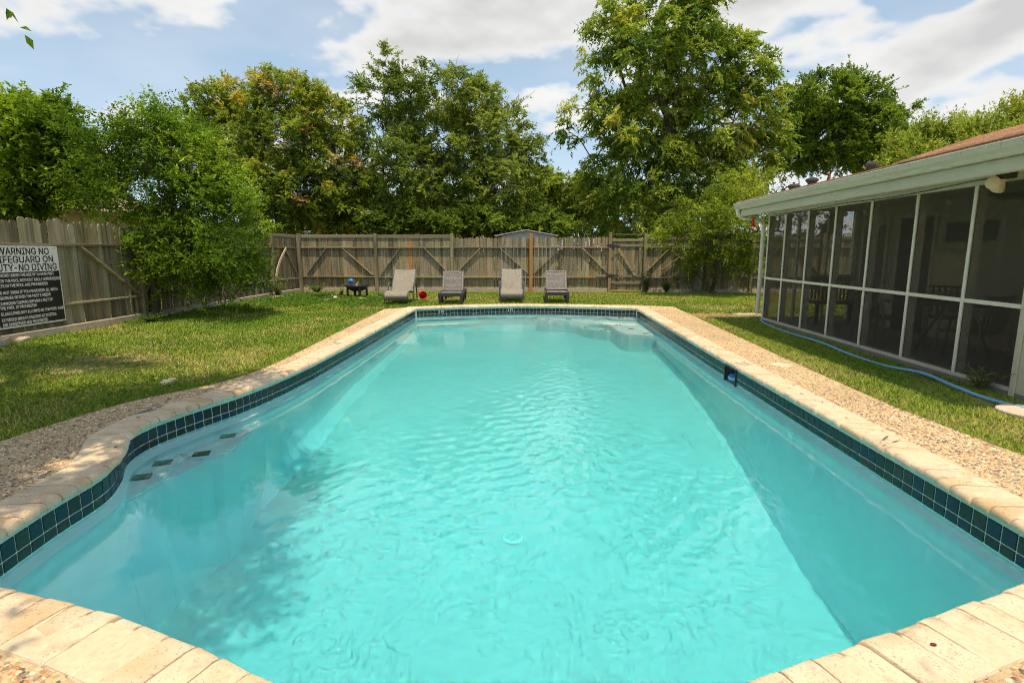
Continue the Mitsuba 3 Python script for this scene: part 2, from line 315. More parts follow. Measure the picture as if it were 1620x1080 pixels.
# tile band: two rows; row 1 fully above water, row 2 at the water line
grout_rows = []
band_n = edge_frame(R0)
def strip(off, z0, z1):
    A = np.column_stack([R0 - band_n*off, np.full(n, z0)]); B = np.column_stack([R0 - band_n*off, np.full(n, z1)])
    F = []
    for k in range(n):
        k2 = (k+1) % n
        if z0 < -.2 and R0[k, 0] > 2.3 and abs((R0[k, 1] + R0[k2, 1])/2 - 7.09) < .19: continue
        F += [[k, k2, n+k2], [k, n+k2, n+k]]
    return trimesh.Trimesh(np.vstack([A, B]), np.array(F)[:, ::-1], process=False)
tile_band = part(swimming_pool, 'tile_band', strip(.0015, -.262, -.088), 'grout')
part(swimming_pool, 'plaster_band', strip(.004, -.09, -.034), 'band_plaster')
tiles = []
for s in SIDES:
    L = sg.LineString(s).length; c = max(1, int(round(L/.1015))); q = resample(s, L/c)
    for i in range(len(q)-1):
        a, b = q[i], q[i+1]; d = (b-a)/np.linalg.norm(b-a); nn = np.array([d[1], -d[0]])
        for (z0, z1) in [(-.187, -.093), (-.252, -.194)]:
            w = np.linalg.norm(b-a)/2 - .0042
            m = bevel_box(-w, w, -.006, .006, z0, z1, .002)
            M = np.eye(4); M[:2, 0] = d; M[:2, 1] = nn; M[:2, 3] = (a+b)/2 - nn*.001; m.apply_transform(M)
            mid = (a+b)/2; toward = float(nn@(mid - np.array([0, 0])))      # the wall shows its inside where it faces the eye
            r = RNG.random()
            tiles.append((mid, toward > .2, m, r))
sk = np.array([2.63, 7.09])       # skimmer mouth
tiles = [t for t in tiles if not (abs(t[0][1]-sk[1]) < .205 and t[0][0] > 2)]
seen = [t for t in tiles if t[1] and t[0][1] > 2.3]
seen.sort(key=lambda t: np.hypot(*t[0])); top = seen[:300]; rest = seen[300:] + [t for t in tiles if not (t[1] and t[0][1] > 2.3)]
for t in top: part(tile_band, 'tile', t[2], 'glazed_tile', uv=uv_const(t[2], t[3], 0))
part(tile_band, 'tile_run', cat([t[2] for t in rest]), 'glazed_tile', uv=np.vstack([uv_const(t[2], t[3], 0) for t in rest]), kind='stuff')
# white depth numerals on two spots of the far tiles
for tx, ty, txt in [(-2.27, 14.09, '3 FT'), (-.50, 14.60, '3 FT')]:
    m = meshkit.text_mesh(txt, .05, .002, True); m.apply_translation((-.09, 0, 0)); spin(m, math.pi/2, [1, 0, 0])
    spin(m, math.atan2(.49, 1.32) if tx < -1 else .12, [0, 0, 1]); m.apply_translation((tx, ty - .025, -.165)); part(tile_band, 'depth_mark', m, 'sign_white')
# coping: bricks across the edge, each with a rounded nose, mortar between
cop = part(swimming_pool, 'coping', None or strip(.0, -.046, -.042), 'mortar')
prof = [(.0, -.047), (.0, -.034), (.004, -.019), (.013, -.008), (.030, -.002), (.055, .0), (.272, -.002), (.283, -.008), (.285, -.06)]
mort = []
for si, s in enumerate(SIDES):
    L = sg.LineString(s).length; step = .136; c = int(round(L/step)); ls_ = sg.LineString(s); cut = (np.arange(c+1) + np.where((np.arange(c+1) > 0) & (np.arange(c+1) < c), RNG.uniform(-.24, .24, c+1), 0))/c; q = np.array([ls_.interpolate(v, normalized=True).coords[0] for v in cut])
    fr = edge_frame(q, closed=False)
    for e, o in ((0, SIDES[si-1]), (-1, SIDES[(si+1) % 4])):
        dd = (o[-1]-o[-2]) if e == 0 else (o[1]-o[0]); dd = dd/np.linalg.norm(dd); nb = np.array([dd[1], -dd[0]])
        mm = fr[e] + nb; mm /= np.linalg.norm(mm); fr[e] = mm/max(.6, mm@fr[e])
    for i in range(len(q)-1):
        lo, hi = .016 + .022*RNG.random(), .016 + .022*RNG.random()
        j0, j1 = RNG.normal(0, .012, 2); lift = RNG.normal(0, .0016); tilt = RNG.normal(0, .0014); nose = RNG.normal(0, .004)
        rowsv = []
        for (t, flank) in [(lo, 1), (lo+.07, 0), (.5, 0), (1-hi-.07, 0), (1-hi, 1)]:
            P = q[i]*(1-t) + q[i+1]*t; N2 = fr[i]*(1-t) + fr[i+1]*t
            rr = []
            for k, (o, z) in enumerate(prof):
                oo = o - .052 + nose*(k < 5) + (.0035 if flank and k < 5 else 0)
                sk2 = (j0 if t < .5 else j1)*o*2.2
                xy = P + N2*oo + np.array([-N2[1], N2[0]])*sk2
                rr.append([xy[0], xy[1], z + lift + tilt*(t-.5)*4 - (.0020 if flank and 1 <= k <= 7 else 0) + .0012*math.sin(o*40 + i)])
            rowsv.append(rr)
        A = np.array(rowsv); h, w = A.shape[:2]; V = A.reshape(-1, 3); Fb = []
        for a in range(h-1):
            for b in range(w-1):
                p0 = a*w+b; Fb += [[p0, p0+1, p0+w+1], [p0, p0+w+1, p0+w]]
        for a in (0, h-1):
            ce = list(range(a*w, a*w+w))
            for b in range(1, w-1): Fb.append([ce[0], ce[b], ce[b+1]] if a else [ce[0], ce[b+1], ce[b]])
        bm = trimesh.Trimesh(V, Fb, process=False)
        part(cop, 'brick', bm, 'coping_stone', smooth=True, uv=uv_const(bm, RNG.random(), 0))
R1 = np.vstack([resample(s, .05)[:-1] for s in SIDES]); N1 = edge_frame(R1); n1 = len(R1)
mp = [(-.036, -.044), (-.036, -.028), (-.022, -.011), (.0, -.0022), (.224, -.0022), (.235, -.06)]
V = np.vstack([np.column_stack([R1 + N1*o, np.full(n1, z)]) for o, z in mp]); F = []
for i in range(len(mp)-1):
    for k in range(n1):
        k2 = (k+1) % n1; F += [[i*n1+k, i*n1+k2, (i+1)*n1+k2], [i*n1+k, (i+1)*n1+k2, (i+1)*n1+k]]
part(cop, 'mortar', trimesh.Trimesh(V, F, process=False), 'mortar', smooth=40)
for (mx, my, ma, n_) in [(2.69, 4.02, .62, 2), (2.70, 6.9, .5, 3), (-3.40, 4.62, 1.1, 2), (-2.98, 8.3, 2.4, 2)]:
    for k in range(n_):
        poly = sg.Polygon([(-.13, .0), (-.04, .011), (.06, .012), (.13, .004), (.06, -.006), (-.04, -.004)])
        m = placed(slab(poly, -.001, .0022), (mx + .0, my + .085*(k - n_/2 + .5), 0), ma + (.16 if k else -.08)); part(cop, 'dark_crack', m, 'grey_resin')
# main drain grate on the floor, wall fittings
dz = float(np.interp(4.95, np.linspace(0, 16, 65), np.convolve(np.pad(floor_z(np.linspace(0, 16, 65)), 3, mode='edge'), np.ones(7)/7, 'valid')))
grate = part(swimming_pool, 'drain_grate', lathe([(0, .016), (.085, .014), (.098, .002), (.098, -.01)], 28, (-.15, 4.98, dz+.01)), 'drain_white', smooth=30)
holes = [trimesh.creation.cylinder(.0035, .003, sections=6, transform=trimesh.transformations.translation_matrix((-.15 + r*math.cos(a), 4.98 + r*math.sin(a), dz+.0265))) for r in (.015, .03, .045, .06, .075) for a in np.arange(0, 2*math.pi, 2*math.pi/(r*480))]
part(grate, 'grate_hole', cat(holes), 'grey_frame', kind='stuff')
part(swimming_pool, 'return_fitting', spin(lathe([(0, .02), (.02, .02), (.035, .008), (.035, -.02)], 16), -math.pi/2, [0, 1, 0]).apply_translation((2.60, 5.3, -.40)), 'drain_white', smooth=30)
# skimmer mouth: dark box let into the tile band, with its frame
skm = part(swimming_pool, 'skimmer', cat([box(2.90, 2.905, 6.90, 7.28, -.30, -.085), box(2.6455, 2.90, 6.90, 7.282, -.30, -.295), box(2.64, 2.9, 6.89, 6.90, -.30, -.085), box(2.64, 2.9, 7.282, 7.29, -.30, -.085), box(2.66, 2.9, 6.90, 7.282, -.086, -.08)]), 'dark_interior')
part(skm, 'frame', cat([box(2.616, 2.635, 6.885, 6.905, -.30, -.085), box(2.616, 2.635, 7.275, 7.295, -.30, -.085), box(2.6165, 2.635, 6.905, 7.275, -.098, -.086)]), 'black_plastic')
fl = thing('chlorine_floater', 'round blue floating chlorine dispenser resting in the skimmer mouth', 'chlorine floater')
part(fl, 'body', lathe([(0, .05), (.05, .05), (.085, .04), (.098, .02), (.10, .0)], 28, (2.715, 7.09, WATER + .022)), 'blue_plastic', smooth=40)
part(fl, 'float_ring', lathe([(.07, -.03), (.10, -.028), (.112, -.012), (.108, .004), (.09, .008)], 28, (2.715, 7.09, WATER + .02)), 'pale_blue_plastic', smooth=40)
# water: one gently rippled sheet (its rim ends inside the ground behind the pool walls)
wx = np.arange(-3.32, 2.89, .0165); wy = np.concatenate([np.arange(1.30, 8.0, .0185), np.arange(8.0, 14.80, .034)])
WX, WY = np.meshgrid(wx, wy); WZ = np.zeros_like(WX)
wr = np.random.default_rng(5)
warp = [meshkit.noise(np.stack([WX*2.3, WY*2.3, np.full_like(WX, i*1.9)], -1), i+50) for i in range(6)]
patch = [meshkit.noise(np.stack([WX*1.3, WY*1.3, np.full_like(WX, i*3.7)], -1), i) for i in range(6)]
for i in range(44):
    lam = .060*(3.6**wr.random()); a = wr.random()*2*np.pi; kx, ky = np.cos(a)*2*np.pi/lam, np.sin(a)*2*np.pi/lam
    WZ += lam*.0056*patch[i % 6]*np.sin(kx*WX + ky*WY + wr.random()*6 + 2.2*warp[(i*5) % 6])
calm = meshkit.fbm(np.stack([WX*.55, WY*.45, np.zeros_like(WX)], -1), 3, 9)
edge = np.clip((2.0 - np.abs(WX - .1))/1.3, .10, 1)*np.clip((WX + 2.9)/1.6, .15, 1)
WZ = WATER + WZ*np.clip(.35 + 1.5*(calm - .25), .25, 1.15)*edge
water = struct('water', grid_mesh(WX, WY, WZ), 'clear_water', smooth=True, label='clear turquoise pool water with fine ripples')
scene[water]['interior'] = {'type': 'ref', 'id': 'water_body'}

# ------------------------------------------------------------------ deck and lawn
copo = OUT.buffer(.225, join_style=2)
DECK = sg.Polygon([(-4.3, -1.5)] + [(4.2, -1.5), (4.0, 1.5), (3.72, 2.9), (3.45, 3.9), (3.36, 5.0), (3.42, 7.3), (3.58, 10.8), (3.74, 14.30)]
                  + [(2.9, 14.72), (1.4, 14.93), (-.1, 15.02), (-1.6, 14.84), (-2.6, 14.35), (-3.62, 13.5)] + catmull([(-3.30, 7.8), (-3.25, 6.6), (-3.38, 5.75), (-3.80, 4.95), (-3.95, 4.2), (-4.0, 3.6), (-4.15, 2.5), (-4.3, .5)], 6))
if not DECK.is_valid: DECK = DECK.buffer(0)
deck_poly = DECK.difference(copo)
dk = slab(DECK.difference(OUT.buffer(.06)), -.12, -.010)
deck = struct('pool_deck', dk, 'aggregate', label='tan exposed pebble concrete deck around the pool')
# loose-set pebbles standing proud in the near deck
def pebble_field(region, dens, seed):
    g = np.random.default_rng(seed); x0, y0, x1, y1 = region.bounds
    m = int((x1-x0)*(y1-y0)*dens); P = np.column_stack([g.uniform(x0, x1, m), g.uniform(y0, y1, m)])
    P = P[shapely.contains_xy(region, P[:, 0], P[:, 1])]
    m = len(P); a = g.uniform(0, 2*np.pi, m); rx = g.uniform(.006, .0150, m); ry = rx*g.uniform(.45, .85, m); h = rx*g.uniform(.35, .7, m)
    ring = np.arange(6)*np.pi/3
    V = np.zeros((m, 13, 3))
    for k in range(6):
        for lv, (sc, hz) in enumerate([(1, -.4), (.72, .72)]):
            jit = g.uniform(.85, 1.15, m)
            ux, uy = np.cos(ring[k])*rx*sc*jit, np.sin(ring[k])*ry*sc*jit
            V[:, lv*6+k] = np.column_stack([P[:, 0] + ux*np.cos(a) - uy*np.sin(a), P[:, 1] + ux*np.sin(a) + uy*np.cos(a), -.011 + h*hz])
    V[:, 12] = np.column_stack([P, -.011 + h])
    F = []
    for k in range(6):
        k2 = (k+1) % 6; F += [[k, k2, 6+k2], [k, 6+k2, 6+k], [6+k, 6+k2, 12]]
    F = (np.array(F)[None] + (np.arange(m)*13)[:, None, None]).reshape(-1, 3)
    pal = np.array([(.56, .42, .25), (.68, .53, .34), (.44, .30, .17), (.32, .25, .18), (.16, .13, .10), (.74, .62, .44), (.50, .26, .12), (.62, .47, .29), (.24, .21, .18)])
    c = pal[g.integers(0, len(pal), m)]*g.uniform(.8, 1.15, (m, 1))
    return trimesh.Trimesh(V.reshape(-1, 3), F, process=False), np.repeat(c, 13, 0)
nearview = sg.Polygon([(-4.4, 1.4), (-1.2, 1.2), (1.0, 1.2), (4.2, 1.6), (4.2, 5.2), (-4.4, 5.4)])
pm, pc = pebble_field(DECK.difference(OUT.buffer(.245, join_style=2)).intersection(nearview).buffer(-.012), 2600, 3)
pv_ = pm.vertices.reshape(-1, 13, 3); pcen = pv_[:, 12]; dd_ = np.hypot(pcen[:, 0], pcen[:, 1]) + 9*(np.abs(pcen[:, 0]) < 1.2) + 9*(pcen[:, 1] < 1.45); own = np.argsort(dd_)[:220]
f13 = pm.faces[:18]; pc_ = pc.reshape(-1, 13, 3)
for i in own: part(deck, 'pebble', trimesh.Trimesh(pv_[i], f13, process=False), 'pebble_mix', smooth=True, color=pc_[i])
kp = np.setdiff1d(np.arange(len(pv_)), own); fo = (f13[None] + (np.arange(len(kp))*13)[:, None, None]).reshape(-1, 3)
part(deck, 'pebble_field', trimesh.Trimesh(pv_[kp].reshape(-1, 3), fo, process=False), 'pebble_mix', smooth=True, color=pc_[kp].reshape(-1, 3), kind='stuff')
lid = thing('skimmer_lid', 'round cream skimmer lid set flush in the right hand deck', 'skimmer lid')
part(lid, 'cover', lathe([(0, .004), (.105, .004), (.112, .0), (.112, -.012)], 32, (3.17, 6.88, -.006)), 'lid_cream', smooth=30)
part(lid, 'rim', lathe([(.118, -.012), (.118, -.001), (.128, .001), (.136, -.003), (.136, -.012)], 32, (3.17, 6.88, -.006)), 'paver_pink', smooth=30)
part(lid, 'finger_slot', box(3.11, 3.23, 6.815, 6.826, -.004, -.0012), 'dark_interior')

GROUND = sg.box(-160, -40, 160, 260).difference(DECK.buffer(-.03))
struct('ground', sheet(GROUND, -.035), 'lawn_soil', label='green and brown lawn ground under the grass')
struct('earth_bed', sheet(sg.box(-170, -50, 170, 270).difference(DECK.buffer(.5)), -.4), 'lawn_soil', label='earth under the yard')

LAWN = sg.Polygon([(-8.32, 1.5), (4.76, 1.5), (4.76, 11.9), (6.5, 11.9), (11.5, 12.2), (11.5, 19.5), (-8.32, 19.55)]).difference(DECK.buffer(-.02))
BARE = [(-6.6, 17.9, 1.1, .5), (-4.6, 17.3, .7, .35), (-2.9, 16.6, .5, .3), (4.6, 12.6, .8, .35), (4.5, 5.2, .30, .3), (-5.2, 13.0, .9, .35), (-6.8, 9.2, .9, .5), (-5.6, 6.8, .8, .4), (3.1, 16.6, .8, .3), (4.45, 6.2, .25, .4)]
def grass(region, seed, dens_fn, hgt=.044):
    g = np.random.default_rng(seed); x0, y0, x1, y1 = region.bounds
    dmax = 7600; m = int((x1-x0)*(y1-y0)*dmax)
    P = np.column_stack([g.uniform(x0, x1, m), g.uniform(y0, y1, m)])
    dist = np.hypot(P[:, 0], P[:, 1])
    keep = g.random(m) < dens_fn(dist)/dmax
    P, dist = P[keep], dist[keep]
    bare = sum(np.exp(-((P[:, 0]-bx)/brx)**2 - ((P[:, 1]-by)/bry)**2) for bx, by, brx, bry in BARE)
    nz = meshkit.fbm(np.column_stack([P*.9, np.zeros(len(P))]), 4, 21)
    keep = (g.random(len(P)) > np.clip(bare*.95 + np.clip((nz - .49)*3.6, 0, .72), 0, .97)) & shapely.contains_xy(region, P[:, 0], P[:, 1])
    P, dist, nz = P[keep], dist[keep], nz[keep]
    m = len(P); a = g.uniform(0, 2*np.pi, m); sc = np.clip(dist/8, 1, 2.2)
    tall = 1 + .8*(meshkit.fbm(np.column_stack([P*2.1, np.ones(len(P))]), 3, 4) - .4)
    h = hgt*g.uniform(.45, 1.25, m)*tall; w = .0042*sc*g.uniform(.7, 1.4, m); lean = g.uniform(.15, 1.2, m)
    dx, dy = np.cos(a), np.sin(a); b = a + g.uniform(-.9, .9, m)
    base = np.column_stack([P, np.full(m, -.037)])
    V = np.zeros((m, 3, 3))
    V[:, 0] = base + np.column_stack([-dy*w, dx*w, 0*w]); V[:, 1] = base + np.column_stack([dy*w, -dx*w, 0*w])
    V[:, 2] = base + np.column_stack([np.cos(b)*h*lean, np.sin(b)*h*lean, h*(1 - .25*lean)])
    F = np.arange(m*3).reshape(-1, 3)
    hue = meshkit.fbm(np.column_stack([P*.45, np.full(m, 2.0)]), 4, 33)
    t = np.clip((hue - .5)*2.2 + g.normal(0, .22, m) + .35, 0, 1)[:, None]
    c = np.array([.145, .265, .030])*(1-t) + np.array([.30, .37, .060])*t
    dry = (g.random(m) < np.clip(.06 + .5*(nz - .45)*2, .03, .45))[:, None]
    c = np.where(dry, np.array([.52, .42, .17]), c)*g.uniform(.75, 1.2, (m, 1))
    return trimesh.Trimesh(V.reshape(-1, 3), F, process=False), np.repeat(c, 3, 0)
gm, gc = grass(LAWN, 11, lambda d: np.clip(7600*(7.5/np.maximum(d, 4))**1.5, 1300, 7600))
struct('lawn_grass', gm, 'grass_mix', kind='stuff', color=gc, label='short green and straw coloured grass of the yard')

# ------------------------------------------------------------------ fences (local: s along, t into the yard, z up)
def frame_matrix(A, B, inward):
    A, B = np.array(A, float), np.array(B, float); d = (B - A)/np.linalg.norm(B - A)
    M = np.eye(4); M[:2, 0] = d; M[:2, 1] = inward; M[:2, 3] = A; return M
def place_local(m, M):
    m.apply_transform(M)
    if np.linalg.det(M[:3, :3]) < 0: m.invert()
    return m
def wood(parent, name, m, M, hor=0, mat_='weathered_wood', label=None):
    m = place_local(m, M); return part(parent, name, m, mat_, uv=uv_const(m, RNG.random(), hor), label=label)
def picket_mesh(s, w, z0, z1, t0, ear=True, th=.017):
    c = .034 if ear else .0001
    poly = sg.Polygon([(s, z0), (s+w, z0), (s+w, z1-c), (s+w-c, z1), (s+c, z1), (s, z1-c)])
    m = trimesh.creation.extrude_polygon(poly, th, engine='earcut')
    v = m.vertices.copy(); m.vertices = np.column_stack([v[:, 0], t0 - th + v[:, 2], v[:, 1]]); m.invert(); return m
def fence_run(key, M, s0, s1, top, cap=None, gap=.005, rails=(1.545, .50), ear=True, mess=1.0, skip=()):
    s = s0
    while s < s1 - .03:
        w = min(.138 + RNG.normal(0, .003), s1 - s)
        if not any(a < s + w/2 < b for a, b in skip):
            m = picket_mesh(s, w - gap*RNG.uniform(.5, 1.6), RNG.uniform(.03, .09), top + RNG.normal(0, .012)*mess, RNG.normal(0, .0025), ear)
            spin(m, RNG.normal(0, .005)*mess, [0, 1, 0], (s + w/2, 0, 1)); wood(key, 'picket', m, M)
        s += w
def rail(key, M, a, b, z, name='rail', depth=.086, th=.038, lab=None, t0=.001):
    m = bar((a, t0 + depth/2, z + RNG.normal(0, .004)), (b, t0 + depth/2, z + RNG.normal(0, .006)), depth, th, b=.003); wood(key, name, m, M, 1, label=lab)
def brace(key, M, a, za, b, zb): wood(key, 'brace', bar((a, .042, za), (b, .042, zb), .082, .036, b=.003), M, 1)
def post(key, M, s, h, t=.0, w=.115, mat_='weathered_wood', label=None):
    wood(key, 'post', bevel_box(s-w/2, s+w/2, t+.004, t+.004+w*1.15, -.05, h, .005), M, 0, mat_, label)
def cleats(key, M, s, zs):
    for z in zs: wood(key, 'cleat', bevel_box(s-.085, s+.085, .022, .062, z-.09, z-.021, .003), M, 0)

MB = frame_matrix((0, 19.65), (1, 19.65), (0, -1))        # back fence: s is x
fa = thing('wooden_fence', 'weathered grey back fence with diagonal braces, left of the gate', 'fence')
fence_run(fa, MB, -8.345, -2.76, 1.985, ear=False)
fence_run(fa, MB, -2.76, -1.4, 1.89); fence_run(fa, MB, -1.4, .04, 1.89, gap=.012); fence_run(fa, MB, .04, 2.77, 1.90, gap=.015)
for a, b in [(-8.26, -5.525), (-5.425, -2.81), (-2.71, -.01), (.09, 2.76)]:
    rail(fa, MB, a, b, 1.545); rail(fa, MB, a, b, .505)
    wood(fa, 'kick_board', bevel_box(a-.04, b+.04, .0, .055, -.03, .115, .006), MB, 1, 'rough_stone')
for a, b in [(-8.26, -5.525), (-5.425, -2.81)]: rail(fa, MB, a, b, 1.935, 'cap_board', .034, .12)
for q in [(-7.28, 1.50, -8.0, .62), (-6.68, 1.52, -5.62, .56), (-4.62, 1.52, -5.36, .54), (-3.74, 1.52, -2.86, .60), (-1.75, 1.52, -2.66, .62), (-1.05, 1.52, -.06, .62), (1.10, 1.52, .14, .62), (1.84, 1.52, 2.74, .66)]: brace(fa, MB, *q)
for s in (-8.22, -5.475, -2.76): post(fa, MB, s, 2.03)
post(fa, MB, .04, 2.03, mat_='cedar_post', label='newer orange brown fence post')
for s in (-5.475, -2.76): cleats(fa, MB, s, (1.545, .505))
wood(fa, 'picket', picket_mesh(-4.33, .13, .05, 1.94, .004, False), MB, 0, 'cedar_post', 'reddish brown replacement picket')

gate = thing('fence_gate', 'weathered plank gate with black strap hinges and one diagonal brace', 'gate')
fence_run(gate, MB, 2.87, 3.97, 1.84, gap=.008, ear=False)
for z, th in [(1.99, .035), (1.80, .09), (1.60, .10), (.54, .09), (.30, .085)]: rail(gate, MB, 2.88, 3.97, z, 'cross_board', .034, th)
wood(gate, 'brace', bar((3.10, .05, 1.50), (3.72, .05, .56), .026, .085, b=.003), MB, 1)
post(gate, MB, 2.81, 2.06, w=.10); post(gate, MB, 4.03, 2.03, w=.10)
for s in (3.00, 3.88): wood(gate, 'stile', bevel_box(s-.045, s+.045, .002, .030, .585, 1.545, .003), MB, 0)
for z in (1.60, .56):
    hp = sg.Polygon([(2.66, 0), (2.72, .045), (2.80, .06), (2.87, .06), (3.16, .012), (3.16, -.012), (2.87, -.06), (2.80, -.06), (2.72, -.045)])
    h = trimesh.creation.extrude_polygon(hp, .006, engine='earcut'); v = h.vertices.copy(); h.vertices = np.column_stack([v[:, 0], .121 + v[:, 2], z + v[:, 1]])
    part(gate, 'hinge', place_local(h, MB), 'dark_metal')
rail(gate, MB, 2.35, 2.76, .555, 'latch_board', .034, .08, t0=.088); 

fb = thing('wooden_fence', 'shaded grey back fence behind the leafy shrub, right of the gate', 'fence')
fence_run(fb, MB, 4.08, 12.4, 1.93, ear=False)
for a, b in [(4.09, 5.95), (6.04, 7.69), (7.79, 10.1), (10.19, 12.4)]:
    rail(fb, MB, a, b, 1.545); rail(fb, MB, a, b, .50); rail(fb, MB, a, b, 1.86, 'cap_board', .034, .11); rail(fb, MB, a, b, 1.985, 'cap_board', .05, .03)
    wood(fb, 'kick_board', bevel_box(a-.03, b+.03, .0, .05, -.03, .09, .006), MB, 1, 'rough_stone')
for s, h in ((5.995, 2.0), (7.74, 1.98), (10.145, 2.0), (12.44, 2.0)): post(fb, MB, s, h)
for q in [(4.86, 1.50, 4.14, .74), (4.96, 1.44, 5.80, .70), (7.0, 1.5, 7.66, .9), (8.6, 1.5, 7.86, .66), (9.2, 1.52, 10.05, .66)]: brace(fb, MB, *q)
wood(fb, 'brace', bar((4.60, .10, .76), (5.25, .10, 1.22), .07, .034, b=.003), MB, 1)
for s in (5.72, 5.88, 6.10, 6.28): wood(fb, 'patch_board', picket_mesh(s, .15, .03, 1.30 + RNG.normal(0, .05), .125, False), MB, 0)

ML = frame_matrix((-8.35, 0), (-8.35, 1), (1, 0))          # left fence: s is y
fl_ = thing('wooden_fence', 'old grey left side fence with ragged picket tops behind the warning sign', 'fence')
fence_run(fl_, ML, 5.0, 15.9, 1.93, gap=.009, ear=True, mess=2.6); fence_run(fl_, ML, 15.9, 19.645, 1.96, ear=False)
for a, b in [(5.0, 8.055), (8.145, 11.45), (11.55, 14.5), (14.6, 17.5), (17.6, 19.5)]:
    rail(fl_, ML, a, b, 1.53); rail(fl_, ML, a, b, .47); wood(fl_, 'kick_board', bevel_box(a-.04, b+.04, .0, .11, -.03, .10, .01), ML, 1, 'rough_stone')
rail(fl_, ML, 15.95, 17.5, 1.935, 'cap_board', .034, .11); rail(fl_, ML, 17.6, 19.5, 1.935, 'cap_board', .034, .11)
for s, h in ((8.1, 1.6), (11.5, 1.95), (14.55, 1.95), (17.55, 2.02)): post(fl_, ML, s, h, w=.10)
for q in [(10.0, 1.5, 11.42, .50), (13.2, 1.5, 14.45, .55), (12.7, 1.5, 11.6, .55), (16.4, 1.5, 17.46, .55), (15.5, 1.5, 14.66, .55), (18.55, 1.5, 19.45, .56)]: brace(fl_, ML, *q)
wood(fl_, 'picket', picket_mesh(18.12, .14, .05, 1.93, .004, False), ML, 0, 'cedar_post', 'orange brown replacement picket')
pl = bar((-8.24, 17.63, .46), (-8.22, 18.5, 1.52), .10, .022, up=(1, 0, 0)); v = pl.subdivide().subdivide().subdivide(); vv = v.vertices.copy()
tt = (vv[:, 2] - .46)/1.06; vv[:, 1] -= .16*np.sin(np.pi*np.clip(tt, 0, 1)); v.vertices = vv
solo('leaning_plank', v, 'mortar', 'pale bowed plank leaning on the left fence near the corner', 'plank', uv=uv_const(v, .9, 0))

# ------------------------------------------------------------------ warning sign on the left fence
sign = thing('warning_sign', 'large black and white pool warning sign hung on the left fence', 'sign')
part(sign, 'board', bevel_box(-8.262, -8.250, 8.19, 9.44, .195, 1.49, .002), 'sign_white')
part(sign, 'black_panel', box(-8.252, -8.2485, 8.21, 9.42, .222, 1.075), 'sign_black')
def sign_text(txt, y0, width, z, h, m_, bold, x=-8.2478):
    m = meshkit.text_mesh(txt, h, .0012, bold); b = m.bounds; m.apply_scale((width/(b[1, 0]-b[0, 0]), 1, 1)); m.apply_translation((-m.bounds[0, 0], 0, 0))
    v = m.vertices.copy(); m.vertices = np.column_stack([x + v[:, 2], y0 + v[:, 0], z + v[:, 1]]); part(sign, 'lettering', m, m_)
for txt, w, z in (('WARNING NO', .93, 1.355), ('LIFEGUARD ON', 1.06, 1.225), ('DUTY-NO DIVING', 1.17, 1.095)): sign_text(txt, 8.80 - w/2, w, z, .105, 'sign_black', True, -8.2498)
for txt, z in (('PERSONS UNDER THE AGE OF 14 MUST NOT', 1.005), ('BE IN THE POOL WITHOUT ADULT SUPERVISION', .92), ('PETS IN THE POOL ARE PROHIBITED', .843), ('DO NOT SWIM IF YOU HAVE BEEN ILL WITH', .735), ('DIARRHEA WITHIN THE PAST 2 WEEKS', .655),
               ('CHANGING DIAPERS WITHIN 6 FEET OF', .568), ('THE POOL IS PROHIBITED', .497), ('GLASS ITEMS NOT ALLOWED IN THE POOL YARD', .405), ('EXTENDED BREATH HOLDING ACTIVITIES', .31), ('ARE DANGEROUS AND PROHIBITED', .235)):
    sign_text(txt, 8.25, .0293*len(txt), z, .047, 'sign_white', True)

for sy_ in (8.24, 9.39):
    for sz_ in (.215, 1.465): part(sign, 'screw', spin(lathe([(0, .004), (.008, .003), (.010, .0)], 8), math.pi/2, [0, 1, 0]).apply_translation((-8.2498, sy_, sz_)), 'rust', smooth=True)
